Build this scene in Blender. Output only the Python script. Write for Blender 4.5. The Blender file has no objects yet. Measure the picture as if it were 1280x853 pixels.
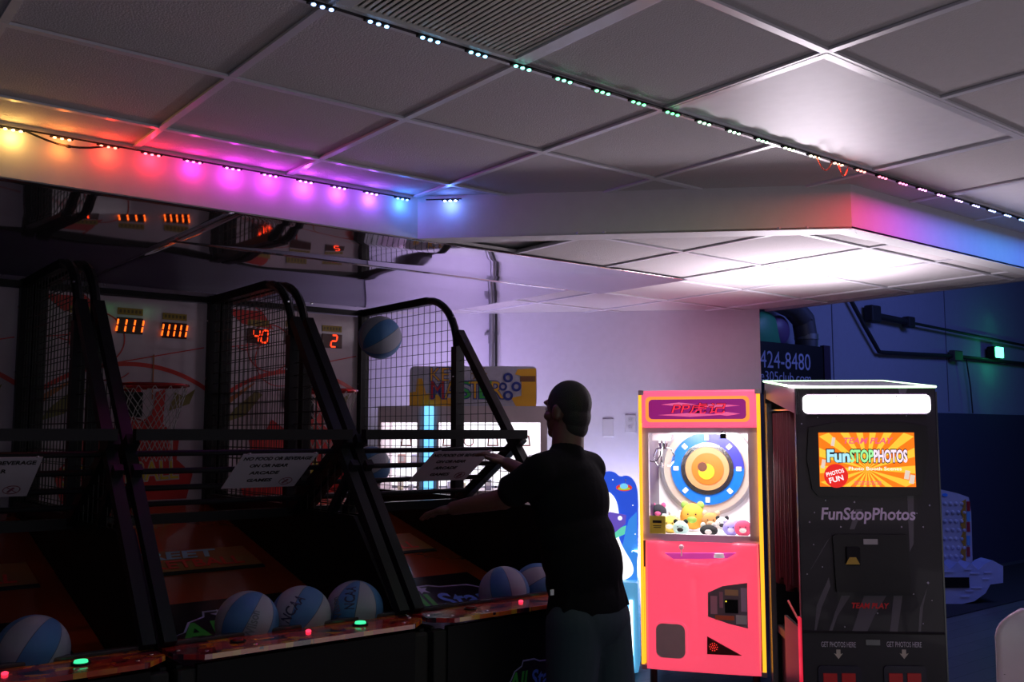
import bpy, bmesh, math, random
from mathutils import Vector, Matrix
random.seed(7)
C = bpy.context.scene.collection
PI = math.pi
# ------------------------------------------------------------------ camera
FPX = 1198.0; PIT = math.atan(115.5/1198); YAW = math.radians(51.5)
cd = bpy.data.cameras.new('camera'); cam = bpy.data.objects.new('camera', cd); C.objects.link(cam)
cd.sensor_width = 36; cd.lens = FPX/1280*36; cd.clip_start = .02; cd.clip_end = 100
cam.location = (0, 0, 0); cam.rotation_euler = (PI/2+PIT, 0, YAW-PI/2)
bpy.context.scene.camera = cam
# ------------------------------------------------------------------ world, exposure, room light
vs = bpy.context.scene.view_settings
vs.view_transform = 'Standard'; vs.look = 'None'; vs.exposure = 0; vs.gamma = 1; vs.use_curve_mapping = False
w = bpy.data.worlds.new('world'); bpy.context.scene.world = w; w.use_nodes = True
w.node_tree.nodes['Background'].inputs[0].default_value = (.42, .40, .62, 1)
w.node_tree.nodes['Background'].inputs[1].default_value = .014

def area(name, loc, target, size, power, col, sy=None):
    l = bpy.data.lights.new(name, 'AREA'); l.energy = power; l.color = col; l.size = size
    if sy: l.shape = 'RECTANGLE'; l.size_y = sy
    o = bpy.data.objects.new(name, l); C.objects.link(o); o.location = loc
    d = Vector(target)-Vector(loc); o.rotation_euler = d.to_track_quat('-Z', 'Y').to_euler(); return o
def point(name, loc, power, col, r=.01, parent=None):
    l = bpy.data.lights.new(name, 'POINT'); l.energy = power; l.color = col; l.shadow_soft_size = r
    o = bpy.data.objects.new(name, l); C.objects.link(o); o.location = loc
    if parent: o.parent = parent
    return o
# glow of the rest of the arcade, behind the camera, added fills for the ceiling, and the blue wash of the big hall
area('arcade_glow', (1.2, -2.6, -.5), (2.0, 1.4, 1.0), 2.2, 7, (1, .90, .93), 1.0)
area('ceiling_fill_low', (3.6, -.2, -1.45), (3.4, .6, 1.0), 2.6, 15, (1, .90, .97), 1.6)  # unseen up-facing fill, added to brighten the ceiling
area('ceiling_fill_left', (.2, -.6, -1.45), (.5, .6, 1.0), 2.0, 7, (.85, .85, 1), 1.6)  # second added ceiling fill, on the left
area('arcade_glow_cool', (-1.6, -.8, .1), (1.2, 3.3, -.9), 1.0, 1.8, (.5, .66, 1), .6)
area('hall_wash', (9.6, 2.2, 2.2), (9.6, 5.5, .7), 3.0, 13, (.10, .20, 1), 1.0)
area('hall_wash_floor', (8.6, 2.6, 2.3), (8.6, 3.9, -1.5), 2.0, 34, (.26, .34, 1), 1.0)

# ------------------------------------------------------------------ helpers
def ray(x, y):
    a = (x-640)/FPX; b = (426.5-y)/FPX
    F = math.cos(PIT)-b*math.sin(PIT); U = math.sin(PIT)+b*math.cos(PIT)
    return Vector((F*math.cos(YAW)+a*math.sin(YAW), F*math.sin(YAW)-a*math.cos(YAW), U))
def at_z(x, y, z): r = ray(x, y); return r*(z/r.z)
def at_y(x, y, Y): r = ray(x, y); return r*(Y/r.y)
def at_x(x, y, X): r = ray(x, y); return r*(X/r.x)
def wp(R, F, z=0): return Vector((F*math.cos(YAW)+R*math.sin(YAW), F*math.sin(YAW)-R*math.cos(YAW), z))

MATS = {}
def mat(name, col, rough=.5, metal=0, emit=None, es=0, var=0, vs_=20, bump=0, bs=60, coat=0, spec=None):
    if name in MATS: return MATS[name]
    m = bpy.data.materials.new(name); m.use_nodes = True; nt = m.node_tree; b = nt.nodes['Principled BSDF']
    b.inputs['Base Color'].default_value = (*col, 1); b.inputs['Roughness'].default_value = rough
    b.inputs['Metallic'].default_value = metal; b.inputs['Coat Weight'].default_value = coat
    b.inputs['Coat Roughness'].default_value = .05
    if spec is not None: b.inputs['Specular IOR Level'].default_value = spec
    if emit: b.inputs['Emission Color'].default_value = (*emit, 1); b.inputs['Emission Strength'].default_value = es
    tc = nt.nodes.new('ShaderNodeTexCoord')
    n = nt.nodes.new('ShaderNodeTexNoise'); n.inputs['Scale'].default_value = vs_; n.inputs['Detail'].default_value = 4
    nt.links.new(tc.outputs['Object'], n.inputs['Vector'])
    mx = nt.nodes.new('ShaderNodeMix'); mx.data_type = 'RGBA'
    v = var or .06
    mx.inputs['A'].default_value = (*[c*(1-v) for c in col], 1); mx.inputs['B'].default_value = (*[min(1, c*(1+v)) for c in col], 1)
    nt.links.new(n.outputs['Fac'], mx.inputs['Factor']); nt.links.new(mx.outputs['Result'], b.inputs['Base Color'])
    if bump:
        n2 = nt.nodes.new('ShaderNodeTexNoise'); n2.inputs['Scale'].default_value = bs; n2.inputs['Detail'].default_value = 3
        nt.links.new(tc.outputs['Object'], n2.inputs['Vector'])
        bp = nt.nodes.new('ShaderNodeBump'); bp.inputs['Strength'].default_value = bump; bp.inputs['Distance'].default_value = .004
        nt.links.new(n2.outputs['Fac'], bp.inputs['Height']); nt.links.new(bp.outputs['Normal'], b.inputs['Normal'])
    MATS[name] = m; return m
def glow(name, col, s): return mat(name, [c*.5 for c in col], .4, emit=col, es=s)
def glass(name, tint=(1, 1, 1), refl=.08):
    if name in MATS: return MATS[name]
    m = bpy.data.materials.new(name); m.use_nodes = True; nt = m.node_tree; nt.nodes.clear()
    o = nt.nodes.new('ShaderNodeOutputMaterial'); t = nt.nodes.new('ShaderNodeBsdfTransparent'); g = nt.nodes.new('ShaderNodeBsdfGlossy')
    t.inputs[0].default_value = (*tint, 1); g.inputs['Roughness'].default_value = .03; x = nt.nodes.new('ShaderNodeMixShader')
    x.inputs[0].default_value = refl; nt.links.new(t.outputs[0], x.inputs[1]); nt.links.new(g.outputs[0], x.inputs[2])
    nt.links.new(x.outputs[0], o.inputs[0]); MATS[name] = m; return m

class MB:
    """collects shapes; build() links them as ONE mesh object"""
    def __init__(s): s.b = bmesh.new()
    def _x(s, vs, M):
        if M is not None: bmesh.ops.transform(s.b, matrix=M, verts=vs)
    def box(s, c, d, rot=None, bev=0):
        r = bmesh.ops.create_cube(s.b, size=1); vs = r['verts']
        bmesh.ops.scale(s.b, vec=d, verts=vs)
        if bev:
            es = list({e for v in vs for e in v.link_edges})
            q = bmesh.ops.bevel(s.b, geom=es, offset=bev, segments=2, affect='EDGES', profile=.6); vs = list({v for f in q['faces'] for v in f.verts} | {v for v in vs if v.is_valid})
        if rot is not None: bmesh.ops.transform(s.b, matrix=rot.to_4x4(), verts=vs)
        bmesh.ops.translate(s.b, vec=c, verts=vs); return s
    def tube(s, p0, p1, r0, r1=None, n=12, square=False):
        p0 = Vector(p0); p1 = Vector(p1); r1 = r0 if r1 is None else r1; d = p1-p0
        M = Matrix.Translation((p0+p1)/2) @ d.to_track_quat('Z', 'Y').to_matrix().to_4x4()
        if square: return s.box((p0+p1)/2, (2*r0, 2*r0, d.length), d.to_track_quat('Z', 'Y').to_matrix())
        q = bmesh.ops.create_cone(s.b, cap_ends=True, segments=n, radius1=r0, radius2=r1, depth=d.length); s._x(q['verts'], M); return s
    def path(s, pts, r, n=8, closed=False):
        pts = [Vector(p) for p in pts]; rings = []; N = len(pts)
        for i, p in enumerate(pts):
            a = pts[(i-1) % N] if (closed or i) else p; b2 = pts[(i+1) % N] if (closed or i < N-1) else p
            d = (b2-a).normalized(); q = d.to_track_quat('Z', 'Y')
            rings.append([s.b.verts.new(p+q @ Vector((math.cos(t*2*PI/n)*r, math.sin(t*2*PI/n)*r, 0))) for t in range(n)])
        for i in range(N if closed else N-1):
            A, B = rings[i], rings[(i+1) % N]
            for t in range(n): s.b.faces.new((A[t], A[(t+1) % n], B[(t+1) % n], B[t]))
        if not closed:
            s.b.faces.new(rings[0][::-1]); s.b.faces.new(rings[-1])
        return s
    def ball(s, c, r, seg=16, rings=10, rot=None):
        q = bmesh.ops.create_uvsphere(s.b, u_segments=seg, v_segments=rings, radius=1)
        rr = r if hasattr(r, '__len__') else (r, r, r)
        bmesh.ops.scale(s.b, vec=rr, verts=q['verts'])
        if rot is not None: bmesh.ops.transform(s.b, matrix=rot.to_4x4(), verts=q['verts'])
        bmesh.ops.translate(s.b, vec=c, verts=q['verts']); return s
    def prism(s, poly, f0, f1):
        """poly: 2D points; f0/f1 map (u,v) -> 3D on the two caps"""
        A = [s.b.verts.new(f0(u, v)) for u, v in poly]; B = [s.b.verts.new(f1(u, v)) for u, v in poly]; n = len(poly)
        s.b.faces.new(A); s.b.faces.new(B[::-1])
        for i in range(n): s.b.faces.new((A[i], B[i], B[(i+1) % n], A[(i+1) % n]))
        return s
    def xz(s, poly, y0, y1): return s.prism(poly, lambda u, v: (u, y0, v), lambda u, v: (u, y1, v))
    def yz(s, poly, x0, x1): return s.prism(poly, lambda u, v: (x0, u, v), lambda u, v: (x1, u, v))
    def xy(s, poly, z0, z1): return s.prism(poly, lambda u, v: (u, v, z0), lambda u, v: (u, v, z1))
    def ring(s, c, ro, ri, y0, y1, a0=0, a1=2*PI, n=48):
        """flat annulus in the xz plane"""
        full = abs(a1-a0-2*PI) < 1e-6; k = n if full else n+1; L = []
        for i in range(k):
            a = a0+(a1-a0)*i/n; ca, sa = math.cos(a), math.sin(a)
            L.append([s.b.verts.new((c[0]+rr*ca, y, c[1]+rr*sa)) for rr, y in ((ro, y0), (ri, y0), (ri, y1), (ro, y1))])
        for i in range(n):
            A, B = L[i], L[(i+1) % k]
            for j in range(4): s.b.faces.new((A[j], A[(j+1) % 4], B[(j+1) % 4], B[j]))
        if not full: s.b.faces.new(L[0]); s.b.faces.new(L[-1][::-1])
        return s
    def disc(s, c, r, y0, y1, n=40, rz=None):
        rz = rz or r
        return s.xz([(c[0]+r*math.cos(2*PI*i/n), c[1]+rz*math.sin(2*PI*i/n)) for i in range(n)], y0, y1)
    def build(s, name, m, parent=None, smooth=False, loc=None):
        bmesh.ops.recalc_face_normals(s.b, faces=s.b.faces)
        me = bpy.data.meshes.new(name); s.b.to_mesh(me); s.b.free()
        if smooth:
            for p in me.polygons: p.use_smooth = True
            try: me.set_sharp_from_angle(angle=math.radians(40))
            except Exception: pass
        for mm in (m if isinstance(m, (list, tuple)) else [m]): me.materials.append(mm)
        o = bpy.data.objects.new(name, me); C.objects.link(o)
        if name in ('screw', 'bolt', 'diode', 'star_print', 'label_marks', 'print_marks', 'photo_prints', 'speaker_hole', 'eyes', 'plank_ridge', 'cable_tie', 'keyhole_outline', 'sign_streaks', 'slot', 'court_line', 'target_line', 'digits'): o['kind'] = 'stuff'
        if parent: o.parent = parent
        if loc is not None: o.location = loc
        return o
def rrect(x0, x1, z0, z1, r, n=5):
    P = []
    for cx, cz, a in ((x1-r, z1-r, 0), (x0+r, z1-r, PI/2), (x0+r, z0+r, PI), (x1-r, z0+r, 1.5*PI)):
        for i in range(n+1): P.append((cx+r*math.cos(a+PI/2*i/n), cz+r*math.sin(a+PI/2*i/n)))
    return P
def thing(name, label, cat, loc=(0, 0, 0), rz=0, group=None):
    o = bpy.data.objects.new(name, None); C.objects.link(o); o.location = loc; o.rotation_euler = (0, 0, rz)
    o.empty_display_size = .1; return tag(o, label, cat, group)
def tag(o, label, cat, group=None):
    o['label'] = label; o['category'] = cat
    if group: o['group'] = group
    return o
def struct(o): o['kind'] = 'structure'; return o
def stuff(o): o['kind'] = 'stuff'; return o
def text(name, body, m, parent, c, w_, h_, y=0, ext=.0008, shear=0, offset=0, rot=None, ang=0, edge=None):
    """flat lettering fitted into w_ x h_, centred at c=(x,z) on the local plane y, facing -y (or matrix rot)"""
    cu = bpy.data.curves.new(name, 'FONT'); cu.body = body; cu.align_x = 'CENTER'; cu.extrude = .01; cu.shear = shear; cu.offset = edge[1] if edge else offset
    cu.resolution_u = 3
    t = bpy.data.objects.new('tmp', cu); C.objects.link(t); bpy.context.view_layer.update()
    me = bpy.data.meshes.new_from_object(t.evaluated_get(bpy.context.evaluated_depsgraph_get()))
    bpy.data.objects.remove(t); bpy.data.curves.remove(cu)
    xs = [v.co.x for v in me.vertices]; ys = [v.co.y for v in me.vertices]
    grow = 2*(edge[1]-offset) if edge else 0
    sx = w_/(max(xs)-min(xs)-grow); sy = h_/(max(ys)-min(ys)-grow); mx = (max(xs)+min(xs))/2; my = (max(ys)+min(ys))/2
    ca, sa = math.cos(ang), math.sin(ang)
    for v in me.vertices:
        u = (v.co.x-mx)*sx; q = (v.co.y-my)*sy; k = ext if v.co.z > 0 else 0
        u, q = u*ca-q*sa, u*sa+q*ca
        if rot is None: v.co = (c[0]+u, y-k, c[1]+q)
        else: v.co = rot @ Vector((u, q, k))
    me.materials.clear(); me.materials.append(edge[0] if edge else m); me.name = name
    o = bpy.data.objects.new(name, me); C.objects.link(o)
    if parent: o.parent = parent
    if edge: return text(name, body, m, parent, c, w_, h_, y-.0012 if rot is None else y, ext, shear, offset, rot, ang)
    return o
class Frame:
    """a machine's own frame: origin on the floor at the middle of its front, x to the right along the front, y into the machine"""
    def __init__(s, a, b, z=-1.55):
        s.o = (a+b)/2; s.o.z = z; d = b-a; s.w = Vector((d.x, d.y)).length; s.rz = math.atan2(d.y, d.x)
        s.M = Matrix.Translation(s.o) @ Matrix.Rotation(s.rz, 4, 'Z'); s.I = s.M.inverted()
    def px(s, x, y, yl=0):
        o = s.I @ Vector((0, 0, 0)); d = s.I.to_3x3() @ ray(x, y); t = (yl-o.y)/d.y; p = o+d*t; return (p.x, p.z)
    def loc(s, v): return s.I @ v

# ------------------------------------------------------------------ materials
m_tile = mat('acoustic tile', (.52, .49, .50), .95, bump=.5, bs=180, var=.05, vs_=60)
m_tee = mat('white ceiling tee', (.66, .65, .70), .3)
m_white = mat('painted drywall', (.62, .62, .63), .6, bump=.08, bs=120)
m_lens = mat('acrylic light lens', (.74, .72, .76), .48, bump=.05, bs=500)
m_blk = mat('black powder coat', (.009, .009, .012), .42, spec=.18)
m_blk2 = mat('black laminate', (.006, .006, .007), .5, spec=.15)
m_rub = mat('dark rubber', (.01, .01, .01), .8)
m_chrome = mat('chrome', (.7, .7, .72), .15, 1)
m_alu = mat('brushed aluminium', (.55, .55, .57), .35, 1)
m_galv = mat('galvanised conduit', (.30, .30, .33), .4, .7)

# ------------------------------------------------------------------ the setting
ZC = 1.06; ZL = .88; FL = -1.55; G = .6096
def floor_mat():
    m = mat('dark plank floor', (.10, .10, .12), .38, var=.25, vs_=4); nt = m.node_tree; b = nt.nodes['Principled BSDF']
    tc = nt.nodes.new('ShaderNodeTexCoord'); mp = nt.nodes.new('ShaderNodeMapping'); mp.inputs['Scale'].default_value = (1, 1, 1)
    br = nt.nodes.new('ShaderNodeTexBrick'); br.inputs['Scale'].default_value = 1; br.inputs['Brick Width'].default_value = 1.2; br.inputs['Row Height'].default_value = .15
    br.inputs['Mortar Size'].default_value = .003
    br.inputs['Color1'].default_value = (.10, .10, .12, 1); br.inputs['Color2'].default_value = (.14, .14, .16, 1); br.inputs['Mortar'].default_value = (.03, .03, .035, 1)
    nt.links.new(tc.outputs['Object'], mp.inputs[0]); nt.links.new(mp.outputs[0], br.inputs['Vector']); nt.links.new(br.outputs['Color'], b.inputs['Base Color']); return m
struct(MB().box((5, 2, FL-.05), (26, 20, .1)).build('floor', floor_mat()))
tag(MB().box((10.6, 4.85-.1, FL+.006), (6.4, 1.15, .012), bev=.004).build('carpet', mat('navy carpet', (.02, .022, .035), .95, bump=.6, bs=300)),
    'dark navy carpet strip along the foot of the blue hall wall', 'carpet')

# main ceiling: grid of tees with a tile in each cell
ceil = struct(MB().box((1.4, .6, ZC+.10), (8.6, 7.4, .04)).build('ceiling', m_white))
gx0, gy0 = 1.065, 1.467
XS = [gx0+G*k for k in range(-5, 8)]; YS = [gy0+G*k for k in range(-6, 5)]
def inside_main(x, y):     # soffit cuts the main ceiling
    if y > 3.57: return False
    if x+y > 5.87 and y > 2.24: return False
    return True
g = MB()
for X in XS:
    y1 = 3.57 if X < 2.30 else (5.87-X if X < 3.63 else 2.24)
    segs = [(YS[0], y1)]
    if abs(X-XS[8]) < .01 or abs(X-XS[11]) < .01: segs = [(YS[0], gy0-.0), (gy0+G, y1)]
    for ya, yb_ in segs: g.box((X, (ya+yb_)/2, ZC-.004), (.024, yb_-ya, .008))
for Y in YS:
    if Y > 3.56: continue
    x1 = XS[-1] if Y < 2.24 else 5.87-Y
    g.box(((XS[0]+x1)/2, Y, ZC-.0045), (x1-XS[0], .024, .008))
g.build('ceiling_grid', m_tee, ceil)
def clip_poly(poly, a, b, c):    # keep a*x+b*y<=c
    out = []
    for i in range(len(poly)):
        p, q = poly[i], poly[(i+1) % len(poly)]; dp = a*p[0]+b*p[1]-c; dq = a*q[0]+b*q[1]-c
        if dp <= 0: out.append(p)
        if dp*dq < 0: t = dp/(dp-dq); out.append((p[0]+(q[0]-p[0])*t, p[1]+(q[1]-p[1])*t))
    return out
SKIP = {(0, 0): 'vent', (2, 0): 'light', (3, 0): 'light', (5, 0): 'light2', (6, 0): 'light2'}
for i in range(-5, 7):
    for j in range(-6, 4):
        if (i, j) in SKIP: continue
        x, y = gx0+G*i+.002, gy0+G*j+.002; x2, y2 = x+G-.004, y+G-.004
        P = [(x, y), (x2, y), (x2, y2), (x, y2)]
        P = clip_poly(P, 0, 1, 3.57)
        if len(P) < 3: continue
        if x2+y2 > 5.87 and y2 > 2.24:
            if x+y > 5.8 and y > 2.2: continue
            if x < 3.63 < x2 and y < 2.24: P = [(x, y), (x2, y), (x2, 2.24), (3.63, 2.24), (x, 5.87-x)]
            elif x > 3.6: P = clip_poly(P, 0, 1, 2.24)
            else: P = clip_poly(P, 1, 1, 5.87)
        if len(P) < 3: continue
        dz = random.uniform(0, .002)
        MB().xy(P, ZC+dz, ZC+.016).build('ceiling_tile', m_tile, ceil)
# lower ceiling
low = struct(MB().xy([(2.31, 3.60), (-3.2, 3.60), (-3.2, 6.25), (3.60, 6.25), (5.64, 4.18), (5.64, 2.27), (3.65, 2.27)], ZL+.03, ZL+.06).build('ceiling', m_white))
GY = 2.46
XL = [gx0+G*k for k in range(2, 8)]; YL = [GY+G*k for k in range(0, 6)]
g = MB()
for X in XL:
    y0 = max(5.87-X, 2.24); y1 = 9.80-X
    if X < 5.6: g.box((X, (y0+y1)/2, ZL-.003), (.022, y1-y0, .008))
for Y in YL:
    x0 = 5.87-Y if Y < 3.57 else -1.0; x1 = min(9.80-Y, 5.62)
    g.box(((x0+x1)/2, Y, ZL-.0035), (x1-x0, .022, .008))
g.build('ceiling_grid', m_tee, low)
for i in range(-4, 8):
    for j in range(-1, 7):
        x, y = gx0+G*i+.002, GY+G*j+.002; x2, y2 = x+G-.004, y+G-.004
        P = [(x, y), (x2, y), (x2, y2), (x, y2)]
        P = clip_poly(P, 1, 1, 9.80); P = clip_poly(P, 1, 0, 5.62) if len(P) > 2 else P
        P = clip_poly(P, -1, -1, -5.90) if len(P) > 2 and x < 3.65 and y < 3.6 else P
        P = clip_poly(P, 0, -1, -2.27) if len(P) > 2 else P
        if x < 2.4 and len(P) > 2: P = clip_poly(P, 0, -1, -3.60)
        if len(P) < 3: continue
        area_ = abs(sum(P[k][0]*P[(k+1) % len(P)][1]-P[(k+1) % len(P)][0]*P[k][1] for k in range(len(P))))/2
        if area_ < .004: continue
        dz = .004 if (i, j) == (4, 2) else random.uniform(0, .002)
        MB().xy(P, ZL+dz, ZL+.014).build('ceiling_tile', m_tile, low)
# flat perimeter band of the lower ceiling
b_ = MB()
for (a, b2), w_ in ((((2.30, 3.57), (3.63, 2.24)), .12), (((3.63, 2.24), (5.66, 2.24)), .10)):
    a = Vector(a); b2 = Vector(b2); d = (b2-a).normalized(); n = Vector((-d.y, d.x))
    if n.dot(Vector((1, 1))) < 0: n = -n
    e = .05 if w_ > .11 else 0
    b_.xy([tuple(a), tuple(b2), tuple(b2+n*w_+d*e), tuple(a+n*w_)], ZL-.010-(w_-.1)*.05, ZL-.002-(w_-.1)*.05)
b_.xy([(3.50, 2.37), (3.63, 2.241), (3.95, 2.241), (3.95, 2.37), (3.72, 2.37), (3.60, 2.47)], ZL-.0015, ZL+.004)
struct(b_.build('trim_1', m_white))
# soffit faces
def slab(a, b2, z0, z1, t, side=1):
    a = Vector(a); b2 = Vector(b2); d = (b2-a).normalized(); n = Vector((-d.y, d.x))*side*t
    return MB().xy([tuple(a), tuple(b2), tuple(b2+n), tuple(a+n)], z0, z1)
struct(slab((-3.2, 3.57), (2.30, 3.57), ZL-.012, ZC+.08, .02).build('trim_2', m_white))
struct(slab((2.30, 3.57), (3.63, 2.24), ZL-.012, ZC+.08, .02).build('trim_3', m_white))
struct(slab((3.63, 2.24), (5.68, 2.24), ZL-.012, ZC+.08, .02).build('trim_4', m_white))
struct(MB().box((5.67, .8, 1.8), (.04, 6.8, 1.86)).build('trim_5', mat('dark fascia', (.25, .25, .3), .7)))
# walls
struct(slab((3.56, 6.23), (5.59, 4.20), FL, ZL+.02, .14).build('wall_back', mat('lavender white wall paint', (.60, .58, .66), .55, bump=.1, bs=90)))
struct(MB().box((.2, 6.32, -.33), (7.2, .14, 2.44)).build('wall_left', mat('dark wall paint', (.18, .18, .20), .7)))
m_hall = mat('hall wall paint', (.34, .36, .52), .7, bump=.25, bs=12)
struct(MB().box((11.6, 5.6, 1.4), (14.2, .16, 2.34)).build('wall_right', m_hall))
struct(MB().box((11.6, 5.58, (FL+.23)/2), (14.2, .20, .23-FL)).build('wall_right', mat('dark wainscot paint', (.05, .06, .12), .6, bump=.2, bs=30)))
struct(MB().box((12, 1.5, 2.62), (13, 8.4, .08)).build('ceiling', mat('dark hall ceiling', (.05, .05, .06), .9)))
jt = MB()
for p in ((1041, 440), (1181, 400)):
    q = at_y(*p, 5.52); jt.box((q.x, 5.517, 1.4), (.012, .006, 2.3))
struct(jt.build('trim_6', mat('dark wall joint', (.12, .13, .2), .8)))  # thin dark strips for the vertical wall joints

# ------------------------------------------------------------------ ceiling fittings
v = thing('ceiling_vent', 'square white slatted air vent in the ceiling beside the blue lights', 'vent', (gx0+G/2, gy0+G/2, ZC))
f = MB()
for s in (-1, 1):
    f.box((s*(G/2-.022), 0, -.006), (.044, G, .014)); f.box((0, s*(G/2-.022), -.0067), (G, .044, .014))
f.build('frame', mat('vent frame', (.62, .62, .62), .3), v)
MB().box((0, 0, .05), (G-.02, G-.02, .01)).build('duct_back', m_rub, v)
sl = None
for k in range(30):
    y = -G/2+.05+k*(G-.1)/29
    if sl is None:
        sl = MB().box((0, 0, 0), (.0085, G-.09, .003), Matrix.Rotation(.1, 3, 'Y')).build('slat', mat('vent slat', (.9, .85, .75), .4), v); sl.location = (y, 0, -.004)
    else:
        c = sl.copy(); C.objects.link(c); c.parent = v; c.location = (y, 0, -.004)
for (i, lab) in ((2, 'large unlit panel light with glossy lens glowing pale pink, mid ceiling'), (5, 'unlit panel light at the right edge of the frame above the strip')):
    t = thing('ceiling_light', lab, 'ceiling light', (gx0+G*(i+1), gy0+G/2, ZC))
    f = MB()
    for s in (-1, 1):
        f.box((s*(G-.014), 0, -.004), (.028, G, .010)); f.box((0, s*(G/2-.014), -.0046), (2*G, .028, .010))
    f.build('frame', m_tee, t); MB().box((0, 0, .004), (2*G-.05, G-.05, .006)).build('diffuser', m_lens, t)

# LED strips
def led_strip(name, label, p0, n, step, cols, out, power, down=False):
    root = thing(name, label, 'light strip', p0); L = step*(n-1)
    MB().box((L/2-.02, 0, 0), (L+.12, .012, .003)).build('tape', m_rub, root)
    for k in range(n):
        c = cols[k]; md = MB().box((k*step, 0, -.004), (.076, .016, .006), bev=.0015).build('led_module', m_rub, root)
        e = MB()
        for q in (-1, 0, 1): e.ball((k*step+q*.024, out*.004, -.009), (.0065, .0065, .004), 8, 6)
        mx = [min(1, .12+.88*x) for x in c]
        e.build('diode', glow('led %.2f %.2f %.2f' % c, mx, 4), md)
        if not down: point('led_glow', (k*step, out*.016, -.03), power, [x**1.7 for x in c], .012, root)
        else:
            l = bpy.data.lights.new('led_glow', 'AREA'); l.energy = power*(.15 if k < 14 else .5 if k < 20 else 1); l.color = [x*x for x in c]; l.size = .06; l.size_y = .012; l.shape = 'RECTANGLE'
            lo = bpy.data.objects.new('led_glow', l); C.objects.link(lo); lo.parent = root; lo.location = (k*step, 0, -.014)
    return root
lc = [(1, .70, .28), (1, .42, .14), (1, .16, .08), (1, .07, .15), (1, .08, .55), (.95, .12, .9), (.9, .14, 1), (.8, .2, 1), (.65, .2, 1), (.55, .25, 1), (.16, .42, 1)]
NL = 14; lcx = [(.8, .8, .3), (.9, .8, .3), (1, .75, .3)]+lc
ls = led_strip('led_strip', 'warm to violet led strip along the top of the left soffit', (.65-.1555*3, 3.552, ZC-.022), 14, .1555, lcx, -1, .36)
cb = [Vector((.50+i*.036, -.004, -.002-.030*math.sin(PI*i/8))) for i in range(9)]
MB().path(cb, .004).ball(cb[4], (.012, .008, .006)).build('cable', m_rub, ls)
# last module on the angled soffit face
q = at_z(563, 251, ZC-.022); d45 = Vector((1, -1, 0)).normalized()
s2 = thing('led_strip', 'single blue led module just round the corner of the angled soffit', 'light strip', (2.39, 3.445, ZC-.022), -PI/4)
MB().box((-.03, 0, 0), (.16, .012, .003)).build('tape', m_rub, s2)
mdl = MB().box((0, 0, -.004), (.076, .016, .006), bev=.0015).build('led_module', m_rub, s2)
e = MB()
for k in (-1, 0, 1): e.ball((k*.024, -.004, -.009), (.0065, .0065, .004), 8, 6)
e.build('diode', glow('led blue end', (.5, .7, 1), 14), mdl); point('led_glow', (0, -.016, -.03), .3, (.10, .22, 1), .012, s2)
B1 = (.22, .42, 1); GN = (.08, 1, .35); GW = (.5, 1, .62)
rc = [B1]*6+[B1, (.2, .5, 1), (.18, .6, 1), (.16, .65, 1), (.12, .95, .75), (.1, 1, .5), GN, (.05, 1, .3), (.03, 1, .22), (.4, 1, .55), GW, GW, (.8, 1, .6), (1, .8, .5), (1, .45, .3), (1, .2, .15), (1, .08, .2), (1, .1, .45), (1, .2, .8), (.8, .25, 1), (.6, .35, 1), (.45, .4, 1), (.3, .42, 1), (.25, .45, 1), (.2, .5, 1), (.2, .55, 1), (.2, .5, 1), (.2, .45, 1), (.3, .4, 1), (.3, .4, 1)]
rs = led_strip('led_strip', 'blue to green to red led strip crossing the ceiling under the tee', (1.04-.1575*6, 2.055, ZC-.014), 36, .1575, rc, -1, .55, down=True)
for (x0, ln) in ((3.10, .10), (3.24, .07)):
    pts = [Vector((x0-.0950+ln*i/8, -.006, -.006-.045*math.sin(PI*i/8))) for i in range(9)]
    MB().path(pts, .0025).build('cable', mat('red wire', (.5, .05, .04), .5), rs)

# mirror plastic sheet under the lower ceiling
def sheet(name, label, x0, x1, y0, y1, z, seed):
    nx, ny = 70, 44; me = bpy.data.meshes.new(name); V = []; F_ = []
    for j in range(ny+1):
        for i in range(nx+1):
            u, v_ = i/nx, j/ny; x = x0+(x1-x0)*u; y = y0+(y1-y0)*v_
            edge = min(u, 1-u, v_, 1-v_)*4; k = min(1, edge)
            h = .0035*math.sin(x*4.1+seed+1.3*math.sin(y*2.3))+.0018*math.sin(y*7+x*5+seed*2)
            V.append((x, y, z-.010*k+h*k))
    for j in range(ny):
        for i in range(nx): a = j*(nx+1)+i; F_.append((a, a+1, a+nx+2, a+nx+1))
    me.from_pydata(V, [], F_); me.materials.append(m_mirror)
    for p in me.polygons: p.use_smooth = True
    o = bpy.data.objects.new(name, me); C.objects.link(o)
    md = o.modifiers.new('s', 'SOLIDIFY'); md.thickness = .002; md.offset = 1
    return tag(o, label, 'ceiling sheet')
m_mirror = mat('dark glossy plastic sheet', (.62, .56, .62), .045, .95)
sheet('plastic_sheet', 'glossy sagging plastic sheet over the left basketball lanes, far left', -1.2, 1.46, 3.592, 5.8, ZL-.012, 1.0)
sheet('plastic_sheet', 'glossy sagging plastic sheet above the right basketball lane', 1.465, 4.13, 3.592, 4.30, ZL-.0125, 2.2)
sheet('plastic_sheet', 'glossy plastic sheet behind, reaching back to the wall with the conduit', 1.465, 3.88, 4.305, 5.8, ZL-.012, 3.4)

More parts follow.
